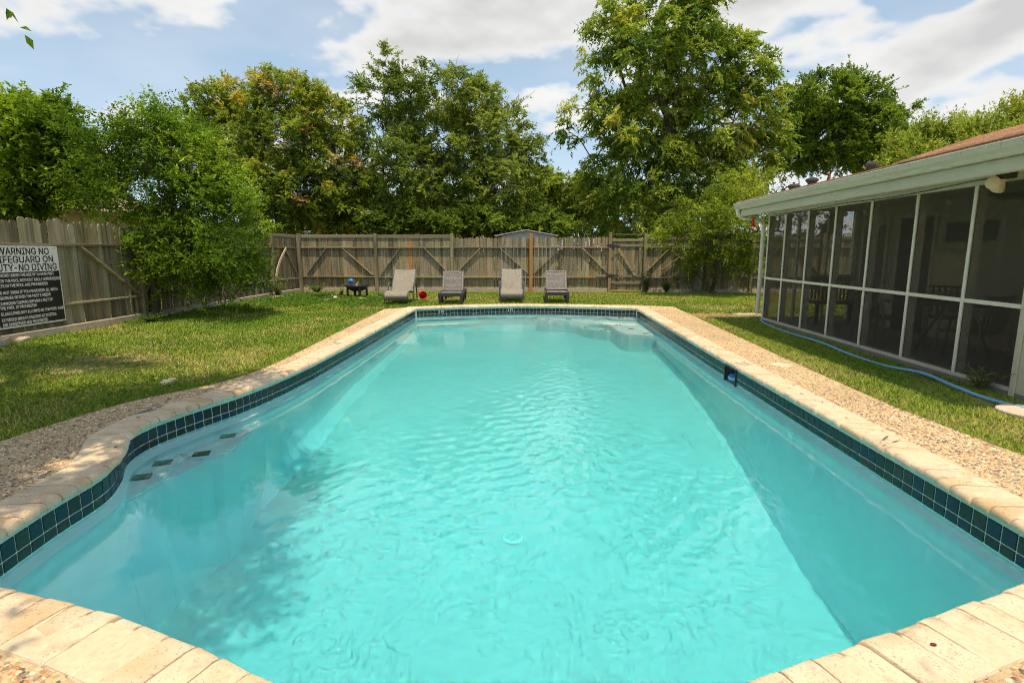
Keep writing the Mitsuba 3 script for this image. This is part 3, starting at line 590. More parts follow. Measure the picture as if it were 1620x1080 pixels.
# ------------------------------------------------------------------ loungers
def ribbon(prof, w, th=.006, sag=.0, n=7):
    P = np.array(prof, float); X = np.linspace(-w/2, w/2, n); tn = np.gradient(P, axis=0); tn /= np.linalg.norm(tn, axis=1, keepdims=True); nn = np.column_stack([-tn[:, 1], tn[:, 0]])
    def surf(o): return np.array([[(x, p[0] + q[0]*(o - sag*(1 - (2*x/w)**2)), p[1] + q[1]*(o - sag*(1 - (2*x/w)**2))) for x in X] for p, q in zip(P, nn)])
    a, b = surf(th/2), surf(-th/2)
    A = grid_mesh(a[..., 0], a[..., 1], a[..., 2]); B = grid_mesh(b[..., 0], b[..., 1], b[..., 2]); B.invert(); return cat([A, B])
def sling_lounger(loc, rz, label):
    t = thing('sling_lounger', label, 'lounger', None); Q = lambda m: placed(m, loc, rz)
    prof = np.array(catmull([(.05, .13), (.0, .17), (-.01, .24), (.05, .31), (.16, .335), (.55, .335), (.92, .285), (1.06, .30), (1.16, .40), (1.35, .60), (1.55, .80), (1.62, .875), (1.66, .885), (1.69, .86)], 5))
    part(t, 'sling', Q(ribbon(prof, .60, .006, .022)), 'sling_fabric', smooth=60)
    for sx in (-.315, .315): part(t, 'side_rail', Q(tube([(sx, y, z - .004) for y, z in prof], .014, 8)), 'grey_frame', smooth=40)
    part(t, 'foot_bar', Q(tube([(-.315, .05, .125), (.315, .05, .125)], .014, 8)), 'grey_frame', smooth=40)
    for sx in (-.315, .315):
        part(t, 'leg', Q(tube([(sx, .06, .13), (sx, .045, -.03)], .014, 8)), 'grey_frame', smooth=40)
        part(t, 'armrest', Q(tube(catmull([(sx*1.12, .78, -.03), (sx*1.12, .80, .40), (sx*1.12, .86, .50), (sx*1.12, 1.05, .52), (sx*1.12, 1.28, .47), (sx*1.12, 1.36, .36), (sx*1.12, 1.46, -.03)], 5), .019, 8)), 'grey_frame', smooth=40)
    part(t, 'cross_bar', Q(tube([(-.35, .86, .27), (.35, .86, .27)], .012, 6)), 'grey_frame', smooth=40)
    return t
def resin_lounger(loc, rz, label):
    t = thing('resin_lounger', label, 'lounger', None); Q = lambda m: placed(m, loc, rz)
    part(t, 'frame', Q(cat([bevel_box(-.34, .34, -.02, .05, .20, .30, .012), bevel_box(-.34, -.28, .05, 1.80, .215, .30, .01), bevel_box(.28, .34, .05, 1.80, .215, .30, .01), bevel_box(-.34, .34, 1.80, 1.87, .20, .30, .012)])), 'black_plastic')
    for sx in (-1, 1):
        for y in (.02, .62, 1.80):
            leg = trimesh.convex.convex_hull(np.array([(sx*.335 + dx*sx*-.0, y + dy, z) for dx in (0,) for dy in (-.045, .045) for z in (.21,)] + [(sx*.25, y + dy, .21) for dy in (-.045, .045)] + [(sx*.325, y + dy, -.035) for dy in (-.03, .03)] + [(sx*.27, y + dy, -.035) for dy in (-.03, .03)]))
            part(t, 'leg', Q(leg), 'black_plastic')
    for k in range(7): part(t, 'seat_slat', Q(bevel_box(-.275, .275, .06 + .087*k, .138 + .087*k, .275, .297, .004)), 'grey_resin')
    a = math.radians(52); R = lambda m: spin(m, a, [1, 0, 0], (0, .72, .30))
    bk = part(t, 'backrest', Q(cat([R(bevel_box(-.30, -.245, .72, 1.40, .29, .325, .008)), R(bevel_box(.245, .30, .72, 1.40, .29, .325, .008)), R(bevel_box(-.245, .245, 1.345, 1.40, .29, .325, .008)), R(bevel_box(-.245, .245, .72, .765, .29, .325, .008))])), 'grey_resin')
    for k in range(14): part(bk, 'slat', Q(R(bevel_box(-.245, .245, .770 + .0411*k, .806 + .0411*k, .295, .315, .003))), 'grey_resin')
    part(t, 'prop', Q(tube([(-.2, 1.05, .66), (-.2, 1.42, .27)], .012, 6)), 'black_plastic')
    return t
sling_lounger((-3.58, 14.55, 0), .055, 'faded sling lounger at the left end of the row, beside the red bucket')
resin_lounger((-2.15, 14.85, 0), .06, 'dark slatted resin lounger, second from the left, between the two sling loungers')
sling_lounger((-.50, 15.30, 0), .035, 'faded sling lounger third from the left, in front of the orange fence post')
resin_lounger((.76, 15.25, 0), -.02, 'dark slatted resin lounger at the right end of the row')

# ------------------------------------------------------------------ fire pit, ball, bucket
fp = thing('fire_pit', 'low round dark metal fire pit on four legs near the back left corner', 'fire pit'); FX, FY = -5.47, 17.25
part(fp, 'bowl', lathe([(.0, .16), (.16, .17), (.28, .23), (.345, .31), (.40, .33), (.40, .345), (.335, .335), (.27, .25), (.15, .19), (0, .18)], 32, (FX, FY, 0)), 'dark_metal', smooth=40)
part(fp, 'ash_bed', lathe([(0, .31), (.325, .305)], 24, (FX, FY, 0)), 'rust', smooth=True)
for k in range(4):
    a = k*math.pi/2 + .55; part(fp, 'leg', placed(bevel_box(.27, .33, -.035, .035, -.04, .33, .006), (FX, FY, 0), a), 'dark_metal')
part(fp, 'rim', lathe([(.385, .33), (.385, .362), (.415, .362), (.415, .33)], 32, (FX, FY, 0)), 'dark_metal', smooth=30)
part(fp, 'poker', tube([(FX+.02, FY-.2, .35), (FX+.08, FY-.1, .45)], .014, 6), 'rough_stone')
solo('blue_ball', ball((FX-.13, FY-.16, .405), .095, 3, (1, 1, .8)).apply_translation((0, 0, .085)), 'blue_ball_rubber', 'blue play ball resting on the fire pit', 'ball', smooth=True)
rb = thing('red_bucket', 'red plastic bucket tipped on its side behind the left sling lounger', 'bucket')
bk_ = lathe([(0, .0), (.105, 0), (.14, .25), (.155, .255), (.155, .265), (.132, .262), (.10, .012), (0, .012)], 24); spin(bk_, math.radians(100), [1, 0, 0]); spin(bk_, .5, [0, 0, 1]); bk_.apply_scale(.8); bk_.apply_translation((-3.30, 16.55, .14)); part(rb, 'pail', bk_, 'red_plastic', smooth=40)
hd = tube(catmull([(-.14, 0, 0), (-.12, .0, .10), (0, 0, .15), (.12, 0, .10), (.14, 0, 0)], 5), .006, 6); spin(hd, 1.2, [1, 0, 0]); hd.apply_scale(.8); hd.apply_translation((-3.22, 16.34, .12)); part(rb, 'handle', hd, 'red_plastic', smooth=True)

# ------------------------------------------------------------------ stones and pavers
def rock(loc, s, seed, label, m_='rough_stone', name='stone'):
    m = trimesh.creation.icosphere(subdivisions=2); v = m.vertices*(1 + .38*(meshkit.fbm(m.vertices*1.3 + seed*7.1, 3, seed)[:, None] - .5)*2); v = np.clip(v, -.82, .82)
    m.vertices = v*np.array(s); spin(m, seed*1.7, [0, 0, 1]); m.apply_translation(loc); return solo(name, m, m_, label, 'stone', smooth=35)
rock((-3.97, 5.75, -.01), (.13, .06, .035), 1, 'flat pale stone lying in the grass beside the left deck', 'lid_cream')
rock((-8.16, 8.05, .02), (.17, .14, .10), 2, 'largest rough stone at the foot of the left fence, under the sign')
rock((-8.12, 8.42, .0), (.14, .10, .07), 3, 'rough stone under the middle of the warning sign')
rock((-7.98, 7.72, -.01), (.16, .12, .06), 4, 'low stone nearest the left edge, in front of the fence')
rock((-5.10, 16.55, -.015), (.30, .12, .045), 5, 'long flat stone in the weeds in front of the fire pit')
rock((-5.95, 16.1, -.015), (.26, .10, .035), 6, 'flat broken slab left of the fire pit')
rock((-5.80, 16.18, .05), (.065, .06, .055), 7, 'small upright pale stone on the slab left of the fire pit', 'lid_cream')
rock((-7.9, 16.9, -.01), (.30, .12, .06), 8, 'brownish stone by the left fence near the corner', 'paver_pink')
rock((-6.5, 17.7, -.02), (.20, .12, .04), 9, 'small stone in the bare soil before the back left corner')
pv = lathe([(0, .03), (.23, .03), (.24, .022), (.24, -.04)], 28, (4.46, 4.86, -.026)); solo('paver', pv, 'paver_pink', 'round pinkish paver lying in the grass by the hose', 'paver', smooth=30)
solo('paver', placed(bevel_box(-.3, .3, -.15, .15, -.04, .0, .01), (5.0, 12.75, -.012), .2), 'rough_stone', 'flat rectangular paver in the bare soil past the far porch corner', 'paver')
solo('brick', placed(bevel_box(-.10, .10, -.05, .05, -.04, .05, .006), (4.98, 5.22, 0), .3), 'rust', 'red brick lying at the foot of the porch corner post', 'brick')

# ------------------------------------------------------------------ hose along the porch
hz = [(5.15, 12.0), (4.78, 11.4), (4.64, 10.7), (4.56, 9.6), (4.53, 8.6), (4.44, 7.6), (4.47, 6.9), (4.58, 6.4), (4.47, 5.75), (4.47, 5.35), (4.50, 4.9), (4.6, 4.4), (4.8, 3.6)]
hp_ = catmull([(x, y, -.004 + .012*math.sin(i*1.9)) for i, (x, y) in enumerate(hz)], 8)
solo('pool_hose', tube(hp_, .019, 10), 'blue_hose_plastic', 'flat blue backwash hose lying in the grass along the porch', 'hose', smooth=40)

# ------------------------------------------------------------------ screened porch house
PX, PW = 4.83, 6.60
house = thing('screened_porch_house', 'pale green screened porch with brown shingle roof along the right of the pool', 'house')
Y0, Y1 = 5.15, 11.50
part(house, 'porch_floor', box(4.79, PW, Y0, Y1, -.10, .02), 'porch_concrete')
part(house, 'ceiling', box(4.86, PW+.2, Y0-.4, Y1+.1, 2.20, 2.215), 'interior_wall')
bw = part(house, 'back_wall', cat([box(PW, PW+.15, Y0, Y1, .0, 2.20), box(PW+.15, 12.5, Y1-.12, Y1+.02, .0, 2.55)]), 'interior_wall')
part(house, 'near_wall', box(4.90, PW+3, Y0-.12, Y0, .0, 2.20), 'interior_wall')
def wallframe(parent, name, y0, y1, z0, z1, label=None):
    f = part(house, name, cat([bevel_box(PW-.035, PW-.002, y0, y0+.07, z0, z1, .004), bevel_box(PW-.035, PW-.002, y1-.07, y1, z0, z1, .004), bevel_box(PW-.034, PW-.002, y0+.07, y1-.07, z1-.07, z1, .004)]), 'interior_trim', label=label)
    return f
d_ = wallframe(bw, 'door', 9.25, 10.20, .03, 2.05, 'white framed door in the porch back wall')
part(d_, 'leaf', box(PW-.02, PW-.004, 9.32, 10.13, .03, 1.98), 'picture_navy'); part(d_, 'handle', ball((PW-.05, 9.40, 1.0), .03, 1), 'grey_frame', smooth=True)
w_ = wallframe(bw, 'window', 10.45, 11.25, .75, 1.95)
part(w_, 'pane', box(PW-.015, PW-.005, 10.52, 11.18, .80, 1.88), 'grey_resin'); part(w_, 'sill', bevel_box(PW-.06, PW-.003, 10.40, 11.30, .70, .755, .004), 'interior_trim')
w_ = wallframe(bw, 'door', 7.3, 8.0, .03, 2.0); part(w_, 'leaf', box(PW-.02, PW-.004, 7.37, 7.93, .03, 1.93), 'interior_wall')
part(house, 'corner_board', bevel_box(6.50, 6.592, 11.40, 11.495, .02, 2.195, .004), 'white_paint')
posts = [11.45, 10.72, 9.86, 9.00, 8.09, 7.16, 6.26]
for y in posts: part(house, 'post', bevel_box(PX+.012, PX+.10, y-.02, y+.02, .02, 2.10, .002), 'aged_paint')
for y in posts: part(house, 'batten', bevel_box(PX-.020, PX-.002, y-.021, y+.021, .055, 2.098, .003), 'white_paint')
part(house, 'corner_post', cat([bevel_box(PX-.03, PX+.07, 5.30, 5.50, -.03, 2.10, .004), bevel_box(PX-.045, PX-.0305, 5.42, 5.485, -.02, 2.098, .003)]), 'aged_paint')
part(house, 'corner_post', bevel_box(PX-.018, PX+.10, 5.12, 5.298, -.03, 2.10, .004), 'white_paint')
ye = [11.47] + posts[1:] + [5.42]
for a, b in zip(ye[1:], ye[:-1]):
    part(house, 'middle_rail', bevel_box(PX-.019, PX-.001, a+.0225, b-.0225, .845, .890, .003), 'white_paint')
part(house, 'sill_board', bevel_box(PX-.024, PX+.08, 5.502, 11.47, .005, .0545, .004), 'aged_paint')
part(house, 'top_plate', bevel_box(PX-.03, PX+.10, 5.10, 11.49, 2.1005, 2.165, .004), 'aged_paint')
def quad(a, b, c, d): return trimesh.Trimesh([a, b, c, d], [[0, 1, 2], [0, 2, 3]], process=False)
for a, b in zip(ye[1:], ye[:-1]):
    part(house, 'insect_screen', quad((PX+.004, a, .05), (PX+.004, b, .05), (PX+.004, b, 2.11), (PX+.004, a, 2.11)), 'screen_mesh')
# far end of the porch: posts, rail, screens
for x in (5.42, 6.0): part(house, 'end_post', bevel_box(x-.02, x+.02, 11.40, 11.485, .02, 2.10, .002), 'aged_paint')
for a, b in ((4.94, 5.395), (5.445, 5.975), (6.025, 6.49)): part(house, 'end_rail', bevel_box(a, b, 11.44, 11.48, .845, .89, .003), 'aged_paint')
part(house, 'insect_screen', quad((4.93, 11.492, .03), (6.50, 11.492, .03), (6.50, 11.492, 2.19), (4.93, 11.492, 2.19)), 'screen_mesh')
# eave: soffit, stepped fascia, gutter
EX, EY0, EY1 = 4.24, 4.45, 11.62
part(house, 'soffit', cat([box(EX+.075, PX+.3, EY0, EY1-.02, 2.166, 2.178)]), 'aged_paint')
part(house, 'fascia', cat([bevel_box(EX+.035, EX+.075, EY0, EY1, 2.10, 2.30, .003), bevel_box(EX+.02, EX+.0345, EY0, EY1, 2.105, 2.225, .003)]), 'aged_paint')
gp = [(EX+.032, 2.235), (EX-.045, 2.235), (EX-.055, 2.27), (EX-.085, 2.30), (EX-.090, 2.352), (EX-.075, 2.352), (EX-.072, 2.31), (EX-.042, 2.28), (EX-.033, 2.247), (EX+.032, 2.247)]
g = trimesh.creation.extrude_polygon(sg.Polygon(gp), EY1 + .03 - EY0, engine='earcut'); v = g.vertices.copy(); g.vertices = np.column_stack([v[:, 0], EY0 + v[:, 2], v[:, 1]]); g.invert()
gut = part(house, 'gutter', g, 'aged_paint')
part(gut, 'end_cap', sg_cap := (lambda m: (setattr(m, 'vertices', np.column_stack([m.vertices[:, 0], EY1 + .031 + m.vertices[:, 2], m.vertices[:, 1]])), m.invert(), m)[2])(trimesh.creation.extrude_polygon(sg.Polygon([(EX+.032, 2.235), (EX-.045, 2.235), (EX-.085, 2.30), (EX-.09, 2.352), (EX+.032, 2.352)]), .004, engine='earcut')), 'aged_paint')
for y in (5.6, 7.5, 9.4, 11.2): part(gut, 'strap', bevel_box(EX-.0965, EX+.03, y-.014, y+.014, 2.3605, 2.3635, .001), 'aged_paint')
for y in (6.8, 9.85): part(gut, 'joint', cat([bevel_box(EX-.0935, EX-.0845, y-.03, y+.03, 2.302, 2.351, .002), bevel_box(EX-.060, EX+.02, y-.03, y+.03, 2.231, 2.236, .001)]), 'aged_paint')
part(gut, 'lip', bevel_box(EX-.094, EX-.072, EY0, EY1+.036, 2.3525, 2.360, .002), 'white_paint')
ds = tube(catmull([(EX-.03, 11.52, 2.24), (EX-.03, 11.52, 2.17), (EX+.02, 11.53, 2.11), (EX+.18, 11.55, 2.07), (EX+.40, 11.56, 2.02), (EX+.50, 11.56, 1.95), (EX+.515, 11.56, 1.80), (EX+.515, 11.56, .9), (EX+.515, 11.56, .12)], 6), .040, 10)
part(gut, 'downspout', ds, 'white_paint', smooth=50)
part(house, 'wire', tube(catmull([(4.80, 11.2, 2.12), (4.795, 10, 2.105), (4.80, 8.8, 2.13), (4.795, 7.6, 2.11), (4.80, 6.3, 2.15), (4.78, 5.9, 2.14)], 8), .006, 5), 'dark_metal', smooth=True)
# roof planes
def brown(x): return 2.395 + .23*(x - EX)
def orange(x): return 2.41 + .272*(x - EX)
RX = 7.8
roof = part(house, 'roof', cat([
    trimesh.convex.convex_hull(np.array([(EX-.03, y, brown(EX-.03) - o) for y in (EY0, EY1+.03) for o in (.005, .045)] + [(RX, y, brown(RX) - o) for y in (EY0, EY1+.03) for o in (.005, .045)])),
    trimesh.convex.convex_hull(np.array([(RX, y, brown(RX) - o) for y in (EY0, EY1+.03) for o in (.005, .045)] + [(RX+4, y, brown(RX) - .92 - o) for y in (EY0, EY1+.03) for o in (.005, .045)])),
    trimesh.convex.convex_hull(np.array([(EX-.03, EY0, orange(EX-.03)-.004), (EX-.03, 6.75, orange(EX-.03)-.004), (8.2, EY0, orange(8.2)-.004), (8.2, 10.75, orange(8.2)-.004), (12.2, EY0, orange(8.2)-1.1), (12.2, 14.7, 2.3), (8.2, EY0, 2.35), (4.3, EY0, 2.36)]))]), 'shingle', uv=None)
tabs = []
def tab(x, y, w, zf, L=.15, th=.009):
    x1, dzx = x + L, (zf(x + .1) - zf(x))/.1
    a = [(x, y, zf(x) + th), (x, y + w, zf(x) + th), (x1, y + w, zf(x1) + .001), (x1, y, zf(x1) + .001), (x, y, zf(x) - .003), (x, y + w, zf(x) - .003)]
    m = trimesh.Trimesh(a, [[0, 2, 1], [0, 3, 2], [4, 0, 1], [4, 1, 5], [4, 3, 0], [5, 1, 2]], process=False); m.invert(); m.fix_normals; return m
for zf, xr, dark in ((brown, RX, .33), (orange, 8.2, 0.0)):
    r = 0; x = EX - .035
    while x < xr - .1:
        if zf is brown: ya, yb = max(6.70 + (x - EX), EY0), EY1 + .03
        else: ya, yb = max(EY0, x*.86), 6.80 + (x - EX)
        y = ya + (.15 if r % 2 else 0) - .0
        while y < yb - .06:
            w = min(RNG.choice([.16, .22, .30, .34]), yb - y)
            tabs.append((x, y, w - .004, zf, dark)); y += w
        x += .128; r += 1
tabs.sort(key=lambda t: math.hypot(t[0], t[1]))
restm, restuv = [], []
for i, (x, y, w, zf, dark) in enumerate(tabs):
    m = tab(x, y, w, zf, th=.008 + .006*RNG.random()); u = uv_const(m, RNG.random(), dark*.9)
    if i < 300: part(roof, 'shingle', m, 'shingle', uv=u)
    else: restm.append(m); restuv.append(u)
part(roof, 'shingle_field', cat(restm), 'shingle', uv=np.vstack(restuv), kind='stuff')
for i, (x, y, r, h) in enumerate([(6.72, 11.45, .115, .17), (5.62, 11.5, .11, .14), (5.32, 11.6, .11, .10)]):
    z = brown(x); vt = part(roof, 'vent', lathe([(0, h), (.6*r, h), (r*1.08, h-.03), (r*1.12, h-.06), (r*.95, h-.075), (r*.72, h-.10), (r*.72, -.05)], 20, (x, y, z)), 'dark_metal', smooth=30)
part(roof, 'pipe', tube([(5.93, 11.45, brown(5.93) - .02), (5.93, 11.45, brown(5.93) + .14)], .022, 8), 'rust')

# things of the porch
lamp = thing('flood_lamp', 'twin cream flood lamp under the porch eave near the right edge', 'lamp')
part(lamp, 'box', bevel_box(4.56, 4.68, 5.60, 5.72, 2.10, 2.165, .01), 'dark_metal')
for dirn, c in (((-.62, -.74, -.16), (4.55, 5.72, 2.07)), ((.10, .55, -.75), (4.68, 5.80, 2.06))):
    m = lathe([(0, -.09), (.028, -.09), (.03, -.03), (.055, .02), (.062, .06), (.05, .068), (0, .072)], 20); m.apply_transform(trimesh.geometry.align_vectors([0, 0, 1], np.array(dirn)/np.linalg.norm(dirn))); m.apply_translation(c); part(lamp, 'lamp_head', m, 'lid_cream', smooth=30)
fd = thing('hummingbird_feeder', 'red hummingbird feeder hanging from the far porch eave corner', 'bird feeder'); fc = (4.42, 11.25)
part(fd, 'bottle', lathe([(0, .14), (.022, .14), (.026, .10), (.022, .06), (.03, .02)], 14, (*fc, 1.90)), 'red_plastic', smooth=40)
part(fd, 'base', lathe([(0, 0), (.06, -.005), (.066, .012), (.05, .026), (0, .03)], 18, (*fc, 1.89)), 'red_plastic', smooth=40)
part(fd, 'cap', lathe([(0, .17), (.045, .158), (.05, .145), (0, .14)], 16, (*fc, 1.90)), 'red_plastic', smooth=40)
part(fd, 'hook', tube([(*fc, 2.06), (*fc, 2.165)], .003, 5), 'dark_metal')
fan = thing('ceiling_fan', 'dark ceiling fan hanging inside the screened porch', 'ceiling fan'); fx, fy = 5.72, 6.45
part(fan, 'motor', lathe([(0, 2.0), (.08, 2.0), (.10, 2.03), (.10, 2.09), (.03, 2.12), (.03, 2.2)], 18, (fx, fy, 0)), 'dark_interior', smooth=40)
for k in range(5): part(fan, 'blade', placed(spin(bevel_box(.14, .62, -.065, .065, 2.035, 2.045, .003), .18, [1, 0, 0], (0, 0, 2.04)), (fx, fy, 0), k*2*math.pi/5 + .3), 'dark_interior')
sl = thing('string_lights', 'string of round white globe lights under the porch ceiling', 'string lights')
part(sl, 'cord', tube(catmull([(5.45, y, 2.13 - .03*(i % 2)) for i, y in enumerate(np.arange(5.4, 11.4, .3))], 4), .004, 5), 'dark_metal')
for y in np.arange(5.7, 11.2, .6): part(sl, 'globe', ball((5.45, y, 2.04), .042, 2), 'globe_glass', smooth=True)
pic = thing('framed_picture', 'wide dark framed picture on the porch back wall', 'picture')
part(pic, 'frame', cat([box(PW-.03, PW-.003, 8.10, 9.04, 1.55, 1.58), box(PW-.03, PW-.003, 8.10, 9.04, 1.81, 1.84), box(PW-.0295, PW-.003, 8.10, 8.13, 1.58, 1.81), box(PW-.0295, PW-.003, 9.01, 9.04, 1.58, 1.81)]), 'black_plastic')
part(pic, 'print', box(PW-.018, PW-.004, 8.13, 9.01, 1.58, 1.81), 'picture_navy')
rl = thing('pool_rules_board', 'white pool rules board with printed lines on the porch back wall', 'sign')
part(rl, 'board', bevel_box(PW-.015, PW-.002, 8.42, 9.40, .78, 1.50, .002), 'tan_siding')
m = meshkit.text_mesh('POOL RULES', .075, .001, True); m.apply_scale((.72/np.ptp(m.bounds[:, 0]), 1, 1)); m.apply_translation((-m.bounds[0, 0], 0, 0)); v = m.vertices.copy(); m.vertices = np.column_stack([PW - .0165 - v[:, 2], 9.27 - v[:, 0], 1.38 + v[:, 1]]); part(rl, 'lettering', m, 'dark_interior')
tb = thing('patio_table', 'round dark patio table inside the porch', 'table'); tx, ty = 5.75, 7.55
part(tb, 'top', lathe([(0, .73), (.55, .73), (.565, .715), (.55, .70), (0, .70)], 32, (tx, ty, 0)), 'dark_metal', smooth=30)
for k in range(4): a = k*math.pi/2 + .7; part(tb, 'leg', tube([(tx + .12*math.cos(a), ty + .12*math.sin(a), .70), (tx + .42*math.cos(a), ty + .42*math.sin(a), .02)], .016, 8), 'dark_metal', smooth=True)
def patio_chair(x, y, rz, label):
    t = thing('patio_chair', label, 'chair', 'metal chairs in the porch'); Q = lambda m: placed(m, (x, y, .02), rz)
    part(t, 'seat', Q(bevel_box(-.23, .23, -.22, .22, .41, .43, .006)), 'dark_metal')
    for k in range(6): part(t, 'back_slat', Q(spin(bevel_box(-.20 + .072*k, -.165 + .072*k, -.225, -.205, .44, .86, .004), .18, [1, 0, 0], (0, -.21, .43))), 'dark_metal')
    for sx in (-.25, .25): part(t, 'arm_frame', Q(tube(catmull([(sx, .24, 0), (sx, .22, .40), (sx, .18, .60), (sx, .05, .64), (sx, -.20, .63), (sx, -.27, .45), (sx, -.26, 0)], 5), .013, 7)), 'grey_frame', smooth=True)
    part(t, 'top_rail', Q(tube([(-.24, -.28, .86), (.24, -.28, .86)], .014, 7)), 'dark_metal', smooth=True)
patio_chair(5.35, 6.75, .3, 'dark metal patio chair in the porch, nearest the viewer'); patio_chair(6.2, 8.3, 2.6, 'dark metal patio chair beyond the porch table against the wall'); patio_chair(5.25, 8.3, 3.5, 'dark metal patio chair on the screen side beyond the porch table')
bn = thing('slatted_bench', 'dark slatted bench at the far end of the porch', 'bench')
for k in range(12): part(bn, 'back_slat', bevel_box(5.55 + .07*k, 5.59 + .07*k, 11.15, 11.17, .45, .90, .003), 'dark_interior')
part(bn, 'seat', bevel_box(5.5, 6.42, 10.65, 11.16, .40, .445, .006), 'dark_interior'); part(bn, 'top_rail', bevel_box(5.5, 6.42, 11.14, 11.18, .9005, .95, .005), 'interior_trim')
for x in (5.53, 6.39):
    for y in (10.70, 11.12): part(bn, 'leg', box(x-.025, x+.025, y-.025, y+.025, .02, .40), 'dark_interior')

# ------------------------------------------------------------------ buildings beyond the fences
nh = thing('neighbour_house', 'tan neighbour house with brown roof edge just above the left fence', 'house')
part(nh, 'wall', box(-20, -14.0, 12.5, 22, -.04, 2.62), 'tan_siding')
part(nh, 'roof', trimesh.convex.convex_hull(np.array([(-13.5, 12, 2.55), (-13.5, 22.5, 2.55), (-13.5, 12, 2.66), (-13.5, 22.5, 2.66), (-17, 12, 3.7), (-17, 22.5, 3.7), (-20.5, 12, 2.55), (-20.5, 22.5, 2.55)])), 'brown_roofing')
nw = thing('neighbour_house', 'pale neighbour house glimpsed between the trunks behind the back fence', 'house')
part(nw, 'wall', box(-14, -6.5, 33, 40, -.04, 3.3), 'pale_siding'); part(nw, 'roof', trimesh.convex.convex_hull(np.array([(-14.5, 32.5, 3.3), (-6, 32.5, 3.3), (-14.5, 40.5, 3.3), (-6, 40.5, 3.3), (-12.5, 36.5, 4.6), (-8, 36.5, 4.6)])), 'grey_roofing')
sh = thing('garden_shed', 'low grey gable roofed shed showing above the back fence', 'shed')
part(sh, 'wall', cat([box(-1.10, .98, 21.5, 24, -.04, 2.00), trimesh.convex.convex_hull(np.array([(x, y, z) for y in (21.5, 24) for x, z in ((-1.10, 2.0), (.98, 2.0), (-.14, 2.20))]))]), 'shed_metal')
for s in (-1, 1):
    part(sh, 'roof_panel', trimesh.convex.convex_hull(np.array([(-.14, y, z) for y in (21.38, 24.2) for z in (2.205, 2.24)] + [(-.14 + s*1.22, y, z) for y in (21.38, 24.2) for z in (1.985, 2.02)])), 'shed_metal')

